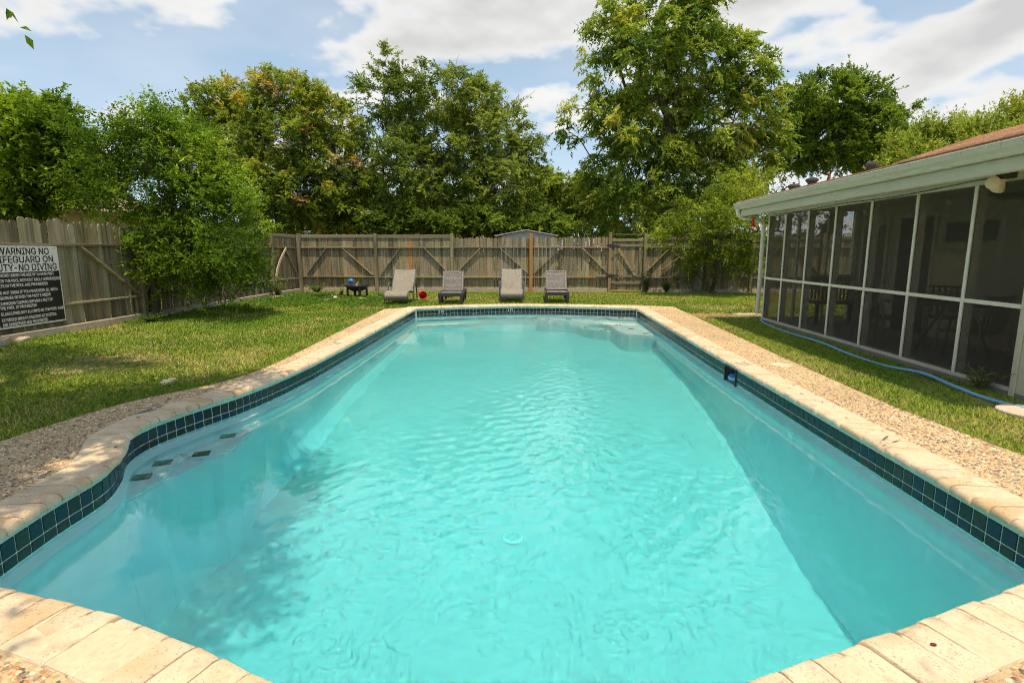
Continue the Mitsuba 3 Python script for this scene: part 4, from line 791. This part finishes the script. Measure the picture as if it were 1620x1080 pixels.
# ------------------------------------------------------------------ trees and plants
LOBES = {
    'pecan': [(5.42, 24.49, 10.93, 1.55, 1.55, 1.42), (6.65, 24.37, 11.22, 1.15, 1.15, 1.54), (5.87, 24.02, 12.36, 1.13, 1.13, 1.0), (2.91, 23.74, 9.85, 1.14, 1.14, 1.14), (3.99, 23.23, 8.61, 1.62, 1.62, 1.37), (6.35, 23.77, 8.99, 1.9, 1.9, 1.52), (8.67, 23.9, 8.65, 1.07, 1.07, 1.4), (1.94, 23.51, 6.55, 1.03, 1.03, 0.77), (3.47, 23.46, 6.65, 1.15, 1.15, 1.15), (5.47, 25.06, 7.0, 2.18, 2.0, 1.77), (7.65, 24.3, 6.81, 1.98, 1.98, 1.85), (9.22, 23.68, 6.9, 1.15, 1.15, 1.41), (4.37, 23.87, 4.73, 1.98, 1.98, 1.45), (7.06, 25.01, 4.61, 2.21, 2.0, 1.66), (9.14, 24.51, 5.32, 1.29, 1.29, 1.21), (3.14, 24.37, 4.42, 1.08, 1.08, 0.87), (4.29, 23.8, 3.18, 1.86, 1.86, 1.12), (6.73, 23.99, 2.8, 2.01, 2.0, 1.07), (2.73, 24.12, 3.21, 0.7, 0.7, 0.59)],
    'centre': [(-6.05, 25.03, 9.1, 0.76, 0.76, 0.65), (-6.52, 24.8, 8.06, 1.22, 1.22, 0.76), (-5.44, 24.84, 7.67, 1.23, 1.23, 1.09), (-3.78, 24.79, 8.03, 1.63, 1.6, 1.14), (-2.36, 25.54, 7.83, 1.12, 1.12, 1.06), (-1.37, 25.15, 6.94, 1.11, 1.11, 0.97), (-3.91, 25.36, 6.47, 2.1, 1.6, 1.54), (-1.89, 24.72, 5.8, 1.64, 1.6, 1.31), (-0.39, 25.14, 5.74, 0.78, 0.78, 0.83), (-6.09, 24.5, 6.31, 1.3, 1.3, 1.22), (-5.38, 24.13, 4.55, 1.89, 1.6, 1.49), (-3.28, 25.73, 4.61, 2.16, 1.6, 1.58), (-1.19, 24.18, 4.15, 1.62, 1.6, 1.35), (-6.66, 25.73, 3.36, 1.6, 1.6, 1.11), (-4.32, 25.68, 2.92, 2.18, 1.6, 0.93), (-1.69, 25.51, 2.91, 1.87, 1.6, 0.92), (-7.45, 24.57, 4.08, 0.94, 0.94, 1.11), (-5.08, 24.51, 3.8, 1.66, 1.6, 0.94), (-2.7, 25.58, 3.48, 1.73, 1.6, 0.98), (-0.11, 24.94, 3.42, 0.84, 0.84, 0.73)],
    'orange': [(-11.35, 22.55, 7.27, 1.2, 1.2, 0.75), (-9.84, 22.31, 7.43, 1.18, 1.18, 0.69), (-12.54, 22.36, 6.99, 1.04, 1.04, 0.8), (-8.88, 22.36, 7.08, 1.11, 1.11, 0.79), (-8.15, 23.01, 6.51, 1.07, 1.07, 0.97), (-13.64, 22.61, 6.34, 0.81, 0.81, 0.76), (-12.22, 22.77, 5.88, 1.58, 1.58, 1.07), (-9.78, 22.22, 5.88, 1.61, 1.6, 1.19), (-8.38, 22.73, 5.12, 1.32, 1.32, 1.22), (-10.89, 21.93, 4.29, 1.49, 1.49, 1.19), (-9.11, 21.83, 3.79, 1.48, 1.48, 1.11), (-8.27, 22.87, 3.4, 1.09, 1.09, 1.09), (-10.19, 21.86, 2.95, 1.3, 1.3, 0.8), (-7.59, 22.93, 4.28, 0.93, 0.93, 0.93), (-7.49, 22.83, 3.01, 1.04, 1.04, 0.78), (-9.88, 22.86, 2.77, 1.31, 1.31, 0.57)],
    'bush': [(-7.13, 12.24, 2.34, 0.87, 0.87, 0.67), (-6.23, 11.81, 2.11, 0.54, 0.54, 0.54), (-7.66, 12.28, 1.44, 1.0, 1.0, 0.68), (-6.24, 11.38, 1.37, 0.63, 0.63, 0.53), (-7.81, 11.91, 1.92, 0.71, 0.71, 0.62), (-6.84, 11.68, 1.04, 0.71, 0.71, 0.41), (-6.3, 12.1, 1.03, 0.48, 0.48, 0.31), (-7.67, 11.47, 1.11, 0.46, 0.46, 0.48), (-6.96, 12.17, 0.53, 0.51, 0.51, 0.29), (-8.1, 11.84, 2.71, 0.78, 0.78, 0.61), (-8.68, 12.2, 3.55, 0.69, 0.69, 0.55), (-8.94, 11.78, 3.29, 0.54, 0.54, 0.56), (-7.47, 11.73, 3.4, 0.66, 0.66, 0.56), (-7.11, 12.09, 3.06, 0.69, 0.69, 0.55), (-6.76, 12.28, 2.75, 0.59, 0.59, 0.49), (-7.85, 11.67, 3.9, 0.55, 0.55, 0.37), (-7.56, 12.27, 3.89, 0.52, 0.52, 0.33), (-9.65, 12.23, 2.76, 0.48, 0.48, 0.42)],
    'leftback': [(-11.69, 12.9, 4.39, 0.61, 0.61, 0.44), (-11.36, 13.21, 4.52, 0.45, 0.45, 0.36), (-10.86, 12.9, 3.96, 0.55, 0.55, 0.5), (-12.01, 13.2, 3.67, 0.72, 0.72, 0.63), (-12.5, 13.21, 4.11, 0.6, 0.6, 0.6), (-10.9, 12.94, 3.41, 0.53, 0.53, 0.59), (-11.94, 12.95, 3.06, 0.82, 0.82, 0.52), (-12.68, 12.91, 3.48, 0.74, 0.74, 0.89), (-12.23, 12.76, 2.46, 0.62, 0.62, 0.3), (-10.7, 12.99, 2.91, 0.45, 0.45, 0.42)],
    'smallback': [(0.51, 28.39, 4.47, 1.08, 1.08, 1.01), (1.89, 27.77, 4.4, 1.05, 1.05, 0.81), (2.71, 28.1, 3.82, 0.94, 0.94, 0.82), (1.32, 28.43, 3.23, 1.6, 1.6, 0.83), (3.21, 28.27, 3.06, 1.27, 1.27, 0.76), (0.04, 28.52, 3.08, 1.29, 1.29, 0.77)],
    'hedge': [(-7.11, 23.71, 2.63, 0.7, 0.7, 0.43), (-8.07, 23.74, 2.82, 0.81, 0.81, 0.59), (-5.98, 23.51, 2.51, 0.8, 0.8, 0.32), (-5.0, 23.37, 2.79, 0.64, 0.64, 0.53), (-3.63, 23.08, 2.49, 0.94, 0.94, 0.31), (-2.48, 23.41, 2.71, 0.74, 0.74, 0.48), (-1.02, 23.41, 2.5, 0.95, 0.95, 0.32), (0.82, 23.14, 2.43, 0.78, 0.78, 0.26)],
    'oak': [(14.42, 29.24, 8.91, 1.72, 1.6, 1.13), (16.15, 29.52, 8.52, 1.74, 1.6, 1.27), (13.94, 30.34, 7.97, 1.11, 1.11, 1.25), (15.37, 30.18, 7.3, 2.12, 1.6, 1.37), (16.92, 29.32, 7.42, 1.58, 1.58, 1.33), (18.31, 29.93, 6.77, 1.04, 1.04, 0.91), (14.06, 29.97, 6.33, 1.31, 1.31, 0.91), (16.14, 29.38, 6.22, 1.76, 1.6, 0.89), (18.42, 30.23, 6.04, 0.99, 0.99, 0.53)],
    'yellow': [(14.33, 22.02, 4.96, 0.62, 0.62, 0.45), (15.05, 21.92, 5.16, 0.52, 0.52, 0.47), (14.65, 21.87, 4.36, 0.95, 0.95, 0.4), (15.75, 21.93, 5.16, 0.52, 0.52, 0.52), (15.99, 22.48, 4.55, 0.98, 0.98, 0.41), (16.59, 22.08, 4.95, 0.6, 0.6, 0.41)],
    'yellow2': [(14.97, 19.06, 4.86, 0.49, 0.49, 0.45), (15.37, 19.13, 5.26, 0.33, 0.33, 0.39), (15.81, 19.14, 4.97, 0.49, 0.49, 0.57), (16.11, 18.83, 5.1, 0.6, 0.6, 0.64), (15.43, 18.83, 4.42, 0.81, 0.81, 0.32)],
    'shrub': [(6.58, 18.55, 3.28, 0.82, 0.82, 0.53), (7.25, 18.46, 3.37, 0.53, 0.53, 0.41), (5.63, 18.31, 2.67, 0.82, 0.82, 0.45), (6.68, 18.11, 2.45, 0.89, 0.89, 0.56), (4.77, 18.06, 2.36, 0.53, 0.53, 0.24), (5.24, 18.2, 1.86, 0.86, 0.86, 0.33), (6.36, 18.2, 1.66, 1.06, 1.06, 0.49), (7.32, 18.12, 1.86, 0.41, 0.41, 0.57), (4.61, 18.12, 1.86, 0.41, 0.41, 0.16), (6.17, 18.75, 1.05, 0.93, 0.93, 0.38), (6.99, 18.41, 0.95, 0.75, 0.75, 0.29), (5.36, 18.17, 1.26, 0.49, 0.49, 0.21)],
}
def leaf_mesh(base, direc, normal, L, W, fold, rg):
    """four-point folded leaves: base, left, right, tip"""
    d = direc/np.maximum(np.linalg.norm(direc, axis=1, keepdims=True), 1e-9)
    s = np.cross(d, normal); s /= np.maximum(np.linalg.norm(s, axis=1, keepdims=True), 1e-9); u = np.cross(s, d)
    m = len(base); V = np.zeros((m, 4, 3)); mid = base + d*(L*.45)[:, None]
    V[:, 0] = base; V[:, 1] = mid + s*(W*.5)[:, None] + u*(fold*W)[:, None]; V[:, 2] = mid - s*(W*.5)[:, None] + u*(fold*W)[:, None]
    V[:, 3] = base + d*L[:, None] - u*(fold*W*.6)[:, None]
    F = (np.array([[0, 2, 1], [1, 2, 3]])[None] + (np.arange(m)*4)[:, None, None]).reshape(-1, 3)
    return V.reshape(-1, 3), F
def leaf_tri(base, direc, normal, L, W):
    d = unit(direc); s = np.cross(d, normal); s = unit(s); m = len(base); V = np.zeros((m, 3, 3))
    V[:, 0] = base - s*(W*.5)[:, None]; V[:, 1] = base + s*(W*.5)[:, None] + d*(L*.25)[:, None]; V[:, 2] = base + d*L[:, None]
    return V.reshape(-1, 3), np.arange(m*3).reshape(-1, 3)
def unit(v): return v/np.maximum(np.linalg.norm(v, axis=-1, keepdims=True), 1e-9)
def tree(name, label, base, lobes, n, seed, greens, per=46, big=1.35, tri=True, shoots=0, up=.3, extra=(), leaf=(.11, .045), trunk_r=.14, lean=(0, 0), twig=.42, droop=.25, group=None, tint=None, flat=0.0, category='tree', shell=.45, minz=.1, bare=0, stems=1, spray=7):
    g = np.random.default_rng(seed); lobes = np.array(lobes); base = np.array(base, float)
    vol = lobes[:, 3]*lobes[:, 4]*lobes[:, 5]; pr = vol**.8; pr /= pr.sum()
    which = g.choice(len(lobes), n, p=pr); dv = unit(g.normal(size=(n, 3)))
    r = (shell + (1-shell)*g.random(n))**.5
    r = r*(.80 + .42*meshkit.noise(dv*2.2 + which[:, None]*7.3, seed))
    C = lobes[which, :3] + dv*r[:, None]*lobes[which, 3:]
    if flat: C[:, 2] = C[:, 2]*(1-flat) + flat*(np.round(C[:, 2]/.33)*.33)
    dv = dv[C[:, 2] > minz]; C = C[C[:, 2] > minz]
    if shoots:
        ws = g.choice(len(lobes), shoots, p=pr); dd0 = unit(g.normal(size=(shoots, 3)) + np.array([0, 0, up])); q = []
        for st in (1.02, 1.22, 1.42):
            q.append(lobes[ws, :3] + dd0*lobes[ws, 3:]*st*g.uniform(.92, 1.08, (shoots, 1)) - np.array([0, 0, .10])*(st - 1)*(up < .6))
        q = np.vstack(q); q = q[(q[:, 2] > max(minz, .5))]; C = np.vstack([C, q]); dv = np.vstack([dv, unit(q - lobes[:, :3].mean(0))])
    if len(extra): C = np.vstack([C, np.array(extra)]); dv = np.vstack([dv, np.tile([[.5, .2, -.8]], (len(extra), 1))])
    # branches: every clump is led back to the nearest limb already grown
    top = lobes[:, :3].mean(0); nodes, par = [], []
    for st in range(stems):
        b0 = base + np.array([g.normal(0, .18), g.normal(0, .18), 0])*(stems > 1); tgt = top*.72 + b0*.28 + np.append(g.normal(0, .6, 2)*(stems > 1), 0); tgt[2] = max(tgt[2], b0[2] + .6)
        prev = -1
        for t in np.linspace(0, 1, 7):
            nodes.append(b0*(1-t) + tgt*t + np.array([lean[0], lean[1], 0])*math.sin(math.pi*t)*.5 + g.normal(0, .03, 3)*(t > 0)); par.append(prev); prev = len(nodes)-1
    order = np.argsort(np.linalg.norm(C - top, axis=1)); N = np.array(nodes); ends = np.zeros(len(C), int)
    buf = np.zeros((len(N) + len(C)*4, 3)); buf[:len(N)] = N; cnt = len(N)
    for i in order:
        c = C[i]; dd = np.linalg.norm(buf[:cnt] - c, axis=1) + np.maximum(0, buf[:cnt, 2] - c[2] + .15)*.9
        j = int(np.argmin(dd)); a = buf[j].copy(); dist = np.linalg.norm(c - a); k = min(3, max(1, int(dist/.7)))
        for q in range(1, k+1):
            t = q/k; p = a*(1-t) + c*t; p[2] += .10*dist*math.sin(math.pi*t); p += g.normal(0, .025, 3)*(q < k)
            buf[cnt] = p; par.append(j); j = cnt; cnt += 1
        ends[i] = j
    N = buf[:cnt]; load = np.zeros(cnt)
    load[ends] += 1
    for i in range(cnt-1, -1, -1):
        if par[i] >= 0: load[par[i]] += load[i]
    rad = np.maximum(.007, trunk_r*(np.maximum(load, .6)/(load.max() + 1e-9))**.46)
    ia = np.array([i for i in range(cnt) if par[i] >= 0]); pa = np.array(par)[ia]
    def segs(idx, pidx, sides):
        A, B = N[pidx], N[idx]; d = unit(B - A); ref = np.where(np.abs(d[:, 2:3]) < .9, [[0, 0, 1.0]], [[1.0, 0, 0]]); u = unit(np.cross(d, ref)); w = np.cross(d, u)
        ra = np.minimum(rad[pidx], rad[idx]*1.5); rb_ = rad[idx]; ang = np.arange(sides)/sides*2*np.pi
        off = np.cos(ang)[None, :, None]*u[:, None] + np.sin(ang)[None, :, None]*w[:, None]
        V = np.concatenate([A[:, None] + off*ra[:, None, None], B[:, None] + off*rb_[:, None, None]], 1)
        F = []
        for k in range(sides): k2 = (k+1) % sides; F += [[k, k2, sides+k2], [k, sides+k2, sides+k]]
        F = (np.array(F)[None] + (np.arange(len(A))*2*sides)[:, None, None]).reshape(-1, 3)
        return trimesh.Trimesh(V.reshape(-1, 3), F, process=False)
    key = thing(name, label, category, group)
    thick = rad[ia] > trunk_r*.22
    part(key, 'trunk', segs(ia[thick], pa[thick], 9), 'bark', smooth=True)
    if (~thick).any(): part(key, 'branch', segs(ia[~thick], pa[~thick], 4), 'bark', smooth=True, kind='stuff')
    # leaves: short sprays round every clump
    m = len(C); par_dir = unit(C - N[np.array(par)[ends]]); outw = unit(.6*par_dir + .7*dv + np.array([0, 0, .25]))
    S = spray; pl_ = max(2, per//S)
    od = unit(outw[:, None] + .85*g.normal(size=(m, S, 3))*np.array([1, 1, .65])); start = C[:, None] + .10*g.normal(size=(m, S, 3))
    ln = twig*g.uniform(.5, 1.25, (m, S))
    t = (np.arange(pl_) + .6)/pl_*np.ones((m, S, 1)); t = np.clip(t + g.normal(0, .06, (m, S, pl_)), .05, 1.05)
    pos = start[:, :, None] + od[:, :, None]*(t*ln[..., None])[..., None]; pos[..., 2] -= droop*(t**2)*ln[..., None]
    side = unit(np.cross(od, g.normal(size=(m, S, 3)) + np.array([0, 0, 1.5])))[:, :, None]*np.where(np.arange(pl_) % 2, 1, -1)[None, None, :, None]
    ld = unit(.65*od[:, :, None] + side*.8 + .3*g.normal(size=pos.shape) + np.array([0, 0, -droop]))
    nm = unit(np.array([0, 0, 1.0]) + .55*g.normal(size=pos.shape))
    P = pos.reshape(-1, 3); k = len(P); Ls = big*leaf[0]*g.uniform(.6, 1.25, k); Ws = big*leaf[1]*g.uniform(.7, 1.25, k)
    V, F = leaf_tri(P, ld.reshape(-1, 3), nm.reshape(-1, 3), Ls, Ws) if tri else leaf_mesh(P, ld.reshape(-1, 3), nm.reshape(-1, 3), Ls, Ws, .18, g)
    G = np.array(greens); cl = np.clip(meshkit.fbm(C*.6 + seed, 3, seed)*1.7 - .38 + g.normal(0, .24, m), 0, .999)
    fi = cl*(len(G)-1); i0 = fi.astype(int); col = G[i0]*(1 - (fi-i0))[:, None] + G[np.minimum(i0+1, len(G)-1)]*(fi-i0)[:, None]
    if tint is not None:
        tc, share = tint; hit = (meshkit.fbm(C*.75 + 3.3, 3, seed+1) + .12*g.normal(size=m)) > 1 - share; col = np.where(hit[:, None], np.array(tc)[g.integers(0, len(tc), m)], col)
    lc = np.repeat(col, S*pl_, 0)*np.exp(g.normal(0, .20, (k, 1)))
    part(key, 'crown', trimesh.Trimesh(V, F, process=False), 'leaf_mix', color=np.repeat(np.clip(lc, 0, .8), 3 if tri else 4, 0), kind='stuff')
    if bare:
        tw = []
        for _ in range(bare):
            c = C[g.integers(0, m)] if bare < 0 else C[np.argsort(-C[:, 2] + g.normal(0, 1.2, m))[g.integers(0, max(2, m//6))]]
            dr_ = unit(c - top + np.array([0, 0, .8]) + g.normal(0, .4, 3)); q = [c + dr_*s_ + g.normal(0, .05, 3) for s_ in np.linspace(0, g.uniform(.6, 1.2), 5)]
            tw.append(tube(q, np.linspace(.014, .005, 5), 4))
            for s_ in (1, 2, 3): tw.append(tube([q[s_], q[s_] + unit(dr_ + g.normal(0, .7, 3))*g.uniform(.25, .5)], .006, 3))
        part(key, 'bare_twig', cat(tw), 'rough_stone', kind='stuff')
    return key
DG, MG, LG = (.045, .095, .016), (.075, .145, .022), (.13, .21, .035)
tree('pecan_tree', 'tallest leafy tree behind the back fence, right of centre, dark inside', (4.9, 24.2, -.1), LOBES['pecan'], 900, 1, [(0.119, 0.214, 0.034), (0.223, 0.331, 0.046), (0.390, 0.476, 0.070), (0.557, 0.566, 0.103)], per=120, leaf=(.17, .075), trunk_r=.26, twig=0.56, droop=.55, spray=8, big=1.15, shoots=60)
tree('broad_tree', 'broad grey green tree with bare twigs behind the back fence, centre left', (-4.3, 25.2, -.1), LOBES['centre'], 1050, 2, [(0.126, 0.196, 0.033), (0.240, 0.333, 0.055), (0.408, 0.471, 0.094)], per=130, leaf=(.13, .065), trunk_r=.22, twig=.5, droop=.3, bare=16, stems=2, big=1.1, spray=8, shoots=60, up=0.6)
tree('flowering_tree', 'rounded tree tinged orange with seed heads behind the back left corner', (-9.9, 22.6, -.1), LOBES['orange'], 1050, 3, [(0.132, 0.213, 0.031), (0.264, 0.356, 0.046), (0.432, 0.471, 0.061)], per=120, leaf=(.11, .065), trunk_r=.17, twig=.42, droop=.2, tint=([(0.620, 0.483, 0.088), (0.620, 0.368, 0.121), (0.552, 0.483, 0.077), (0.620, 0.620, 0.418)], .33), stems=3, big=1.1, spray=8, shoots=45)
tree('leaning_tree', 'bright green bushy tree hanging over the left fence into the yard', (-8.15, 11.6, -.1), LOBES['bush'], 640, 4, [(0.070, 0.138, 0.015), (0.132, 0.241, 0.022), (0.232, 0.373, 0.035), (0.465, 0.593, 0.053)], per=96, leaf=(.066, .030), trunk_r=.10, twig=.36, droop=.15, flat=.45, stems=2, tri=False, big=1.2, spray=9, shoots=70, up=0.5)
tree('boundary_tree', 'bright green tree behind the left fence at the left edge of the view', (-13.2, 13.4, -.1), LOBES['leftback'], 620, 5, [(0.093, 0.172, 0.018), (0.171, 0.290, 0.025), (0.310, 0.455, 0.040), (0.465, 0.593, 0.056)], per=100, leaf=(.095, .06), trunk_r=.14, twig=.40, droop=.25, big=1.15, shoots=30, up=0.3)
tree('young_tree', 'pale distant tree behind the garden shed', (1.9, 28.2, -.1), LOBES['smallback'], 420, 6, [(0.263, 0.370, 0.057), (0.428, 0.529, 0.085)], per=80, leaf=(.13, .075), trunk_r=.10, twig=.45)
tree('hedge', 'low green hedge growing along behind the back fence', (-4.0, 23.6, -.1), LOBES['hedge'], 420, 7, [(0.119, 0.193, 0.029), (0.236, 0.345, 0.049)], per=90, leaf=(.12, .07), trunk_r=.06, twig=.40, category='hedge', stems=3, shoots=70, up=.9)
tree('oak_tree', 'dense round dark green oak behind the porch roof', (14.4, 30.2, -.1), LOBES['oak'], 950, 8, [(0.132, 0.233, 0.031), (0.198, 0.317, 0.037), (0.295, 0.409, 0.048)], per=110, leaf=(.12, .075), trunk_r=.30, twig=.40, droop=.1, stems=2, big=1.15, shoots=30)
tree('ridge_tree', 'yellow green spiky tree behind the roof, left of two', (15.4, 22.2, -.1), LOBES['yellow'], 170, 9, [(0.264, 0.373, 0.057), (0.403, 0.483, 0.075), (0.460, 0.428, 0.085)], per=90, leaf=(.11, .055), trunk_r=.10, twig=.55, droop=-.35, stems=3, shoots=40, up=2.0)
tree('ridge_tree', 'yellow green spiky tree above the roof at the right edge', (16.6, 19.2, -.1), LOBES['yellow2'], 160, 10, [(0.264, 0.373, 0.057), (0.403, 0.483, 0.075), (0.460, 0.428, 0.085)], per=90, leaf=(.10, .05), trunk_r=.10, twig=.55, droop=-.35, stems=3, shoots=40, up=2.0)
tree('leafy_shrub', 'arching green shrub in front of the back fence beside the porch', (6.55, 18.9, -.1), LOBES['shrub'], 170, 12, [(0.116, 0.186, 0.022), (0.217, 0.304, 0.035), (0.403, 0.483, 0.056)], per=80, leaf=(.085, .036), trunk_r=.07, twig=.42, droop=.2, flat=0.65, stems=3, category='shrub', tri=False, big=1.15, shoots=50, up=0.3)
tree('shade_tree', 'overhanging shade tree by the near left corner, only a leafy tip in view', (-7.6, 1.0, -.1),
     [(-5.2, 3.0, 5.4, 1.3, 1.0, .7), (-3.5, 3.0, 5.6, 1.0, 1.1, .7), (-2.65, 2.5, 5.6, 1.0, 1.0, .6), (-2.65, 3.8, 5.8, .85, .8, .4), (-2.5, 1.0, 5.7, .8, .6, .5), (-4.2, 1.2, 5.8, 1.4, 1.0, .8), (-6.9, 1.8, 5.6, 1.3, 1.0, .7), (-5.3, 5.0, 5.8, 1.0, .45, .5), (-7.2, 5.6, 5.7, 1.4, .8, .5), (-5.9, 5.2, 5.8, .8, .5, .4)], 800, 13, [(0.138, 0.254, 0.024), (0.246, 0.392, 0.034)], per=84, leaf=(.10, .045), trunk_r=.20, twig=.45, droop=.25, extra=[(-4.0, 4.06, 3.42)], tri=False, big=.95)
# filler growth behind the fences so no bare horizon shows between trunks
FAR = [(-24, 40, 3.2, 5, 3, 3.2), (-16, 44, 3, 4, 3, 3), (-4, 42, 2.6, 5, 3, 2.6), (4, 44, 2.6, 4, 3, 2.4), (10, 42, 3, 4, 3, 3), (18, 44, 3.4, 5, 3, 3.2), (28, 42, 3.5, 5, 3, 3.2)]
for i, L in enumerate(FAR):
    if i in (0, 6): continue
    tree('distant_tree', ['distant tree far off behind the left neighbour house', 'distant tree between the orange tree and the pale house', 'distant tree seen low behind the broad grey green tree', 'distant tree low behind the garden shed', 'distant tree low behind the tallest tree', 'distant tree low behind the oak', 'distant tree hidden low behind the porch roof'][i],
         (L[0], L[1], -.1), [L], 130, 40+i, [(.05, .09, .022), (.09, .14, .035)], per=40, leaf=(.26, .13), trunk_r=.2, twig=.8)

def plant(name, label, loc, stems, h, leaf, greens, seed, spread=.5, per=9, category='plant'):
    g = np.random.default_rng(seed); key = thing(name, label, category); st, P, D = [], [], []
    for s in range(stems):
        a = g.uniform(0, 2*np.pi); hh = h*g.uniform(.55, 1.1); sp = spread*hh*g.uniform(.2, 1)
        q = np.array([[loc[0] + math.cos(a)*sp*t**1.4 + g.normal(0, .03)*.3, loc[1] + math.sin(a)*sp*t**1.4, -.04 + loc[2] + hh*t*(1 - .18*t)] for t in np.linspace(0, 1, 6)])
        st.append(tube(q, np.linspace(.006, .002, 6), 4))
        for k in range(per):
            t = .2 + .8*k/per + g.uniform(0, .06); i = min(4, int(t*5)); p = q[i] + (q[i+1]-q[i])*(t*5 - i)
            P.append(p); D.append(unit(np.array([math.cos(a + k*2.4), math.sin(a + k*2.4), .35]) + g.normal(0, .25, 3)))
    P, D = np.array(P), np.array(D); k = len(P)
    V, F = leaf_mesh(P, D, unit(np.array([0, 0, 1.0]) + .4*g.normal(size=P.shape)), leaf[0]*g.uniform(.6, 1.2, k), leaf[1]*g.uniform(.7, 1.2, k), .15, g)
    G = np.array(greens); c = G[g.integers(0, len(G), k)]*np.exp(g.normal(0, .15, (k, 1)))
    part(key, 'stem', cat(st), 'bark', smooth=True, kind='stuff'); part(key, 'foliage', trimesh.Trimesh(V, F, process=False), 'leaf_mix', color=np.repeat(c, 4, 0), kind='stuff')
plant('lime_plant', 'lime yellow leafy plant beside the fire pit', (-6.05, 17.5, 0), 7, .42, (.16, .07), [(.32, .38, .02), (.22, .32, .03)], 1, per=5)
plant('small_shrub', 'small pale green shrub behind the red bucket', (-2.55, 17.2, 0), 34, .42, (.08, .03), [(.16, .22, .08), (.10, .17, .04)], 2, .8, 9, 'shrub')
plant('weed', 'tall leafy weed at the foot of the left fence near the corner post', (-8.0, 17.2, 0), 22, .62, (.10, .05), [(.10, .19, .03), (.16, .25, .05)], 3, .6)
plant('weed', 'weeds growing in the back left fence corner', (-7.4, 18.9, 0), 40, .36, (.10, .04), [(.10, .18, .04), (.15, .22, .06)], 4, 1.4)
plant('vine', 'climbing vine on the post right of the gate', (4.10, 19.45, 0), 20, .95, (.09, .06), [(.07, .14, .025), (.12, .20, .04)], 5, .35, 10)
plant('weed', 'weed clump at the fence foot right of the gate', (4.75, 19.3, 0), 26, .55, (.10, .055), [(.06, .13, .02), (.11, .19, .03)], 6, .8)
plant('weed', 'grassy weeds at the foot of the near porch post', (4.70, 5.75, 0), 26, .30, (.14, .012), [(.16, .24, .05), (.25, .27, .09)], 7, 1.1, 6)
plant('weed', 'low weeds under the bushy tree by the left fence post', (-7.75, 10.9, 0), 40, .22, (.06, .035), [(.09, .18, .03), (.14, .24, .04)], 8, 2.2)
plant('weed', 'weed patch between the fire pit and the left sling lounger', (-4.7, 17.6, 0), 40, .16, (.07, .035), [(.11, .20, .03), (.15, .24, .05)], 9, 3.5)
plant('weed', 'weed clump left of the fire pit in the bare soil', (-6.6, 17.2, 0), 46, .20, (.08, .04), [(.10, .19, .03), (.15, .24, .05)], 10, 3.5)
# clover and broad-leaf patches in the left lawn: nobody could count them
g = np.random.default_rng(77); m = 26000
P = np.column_stack([g.uniform(-8.2, -3.2, m), g.uniform(4.5, 18.8, m), np.zeros(m)])
keep = (meshkit.fbm(P*.55 + 4, 4, 5) > .53) & shapely.contains_xy(LAWN, P[:, 0], P[:, 1]); P = P[keep]; m = len(P); P[:, 2] = -.03 + g.uniform(.01, .06, m)
a = g.uniform(0, 2*np.pi, m); sc_ = np.clip(P[:, 1]/9, .8, 1.8)
V, F = leaf_mesh(P, np.column_stack([np.cos(a), np.sin(a), g.uniform(.0, .5, m)]), unit(np.array([0, 0, 1.0]) + .4*g.normal(size=(m, 3))), .045*sc_*g.uniform(.6, 1.2, m), .030*sc_*g.uniform(.6, 1.2, m), .12, g)
struct('ground_cover', trimesh.Trimesh(V, F, process=False), 'leaf_mix', kind='stuff', color=np.repeat(np.array([(.10, .20, .03)])*np.exp(g.normal(0, .25, (m, 1))), 4, 0), label='low broad leaved ground cover in the left lawn')
# fallen blossom on the near right coping
fb_ = thing('fallen_petal', 'small dark red fallen petal on the near right coping', 'petal')
part(fb_, 'petal', ball((0, 0, 0), .009, 1, (1.3, .8, .5)).apply_translation((1.46, 1.82, .006)), 'petal_red', smooth=True)
# dry leaves blown about: nobody could count them
g = np.random.default_rng(91); m = 150
P = np.column_stack([np.where(g.random(m) < .6, g.uniform(-4.4, -2.9, m), g.uniform(2.7, 3.7, m)), g.uniform(1.6, 14, m), np.full(m, .003)])
P = P[~shapely.contains_xy(OUT, P[:, 0], P[:, 1])]; m = len(P); a = g.uniform(0, 2*np.pi, m)
V, F = leaf_mesh(P, np.column_stack([np.cos(a), np.sin(a), g.uniform(-.02, .15, m)]), unit(np.array([0, 0, 1.0]) + .15*g.normal(size=(m, 3))), g.uniform(.025, .055, m), g.uniform(.012, .026, m), .10, g)
pal = np.array([(.24, .15, .06), (.34, .24, .09), (.14, .10, .05), (.20, .22, .05)])
struct('leaf_litter', trimesh.Trimesh(V, F, process=False), 'leaf_mix', kind='stuff', color=np.repeat(pal[g.integers(0, 4, m)], 4, 0), label='dry fallen leaves scattered on the deck and coping')
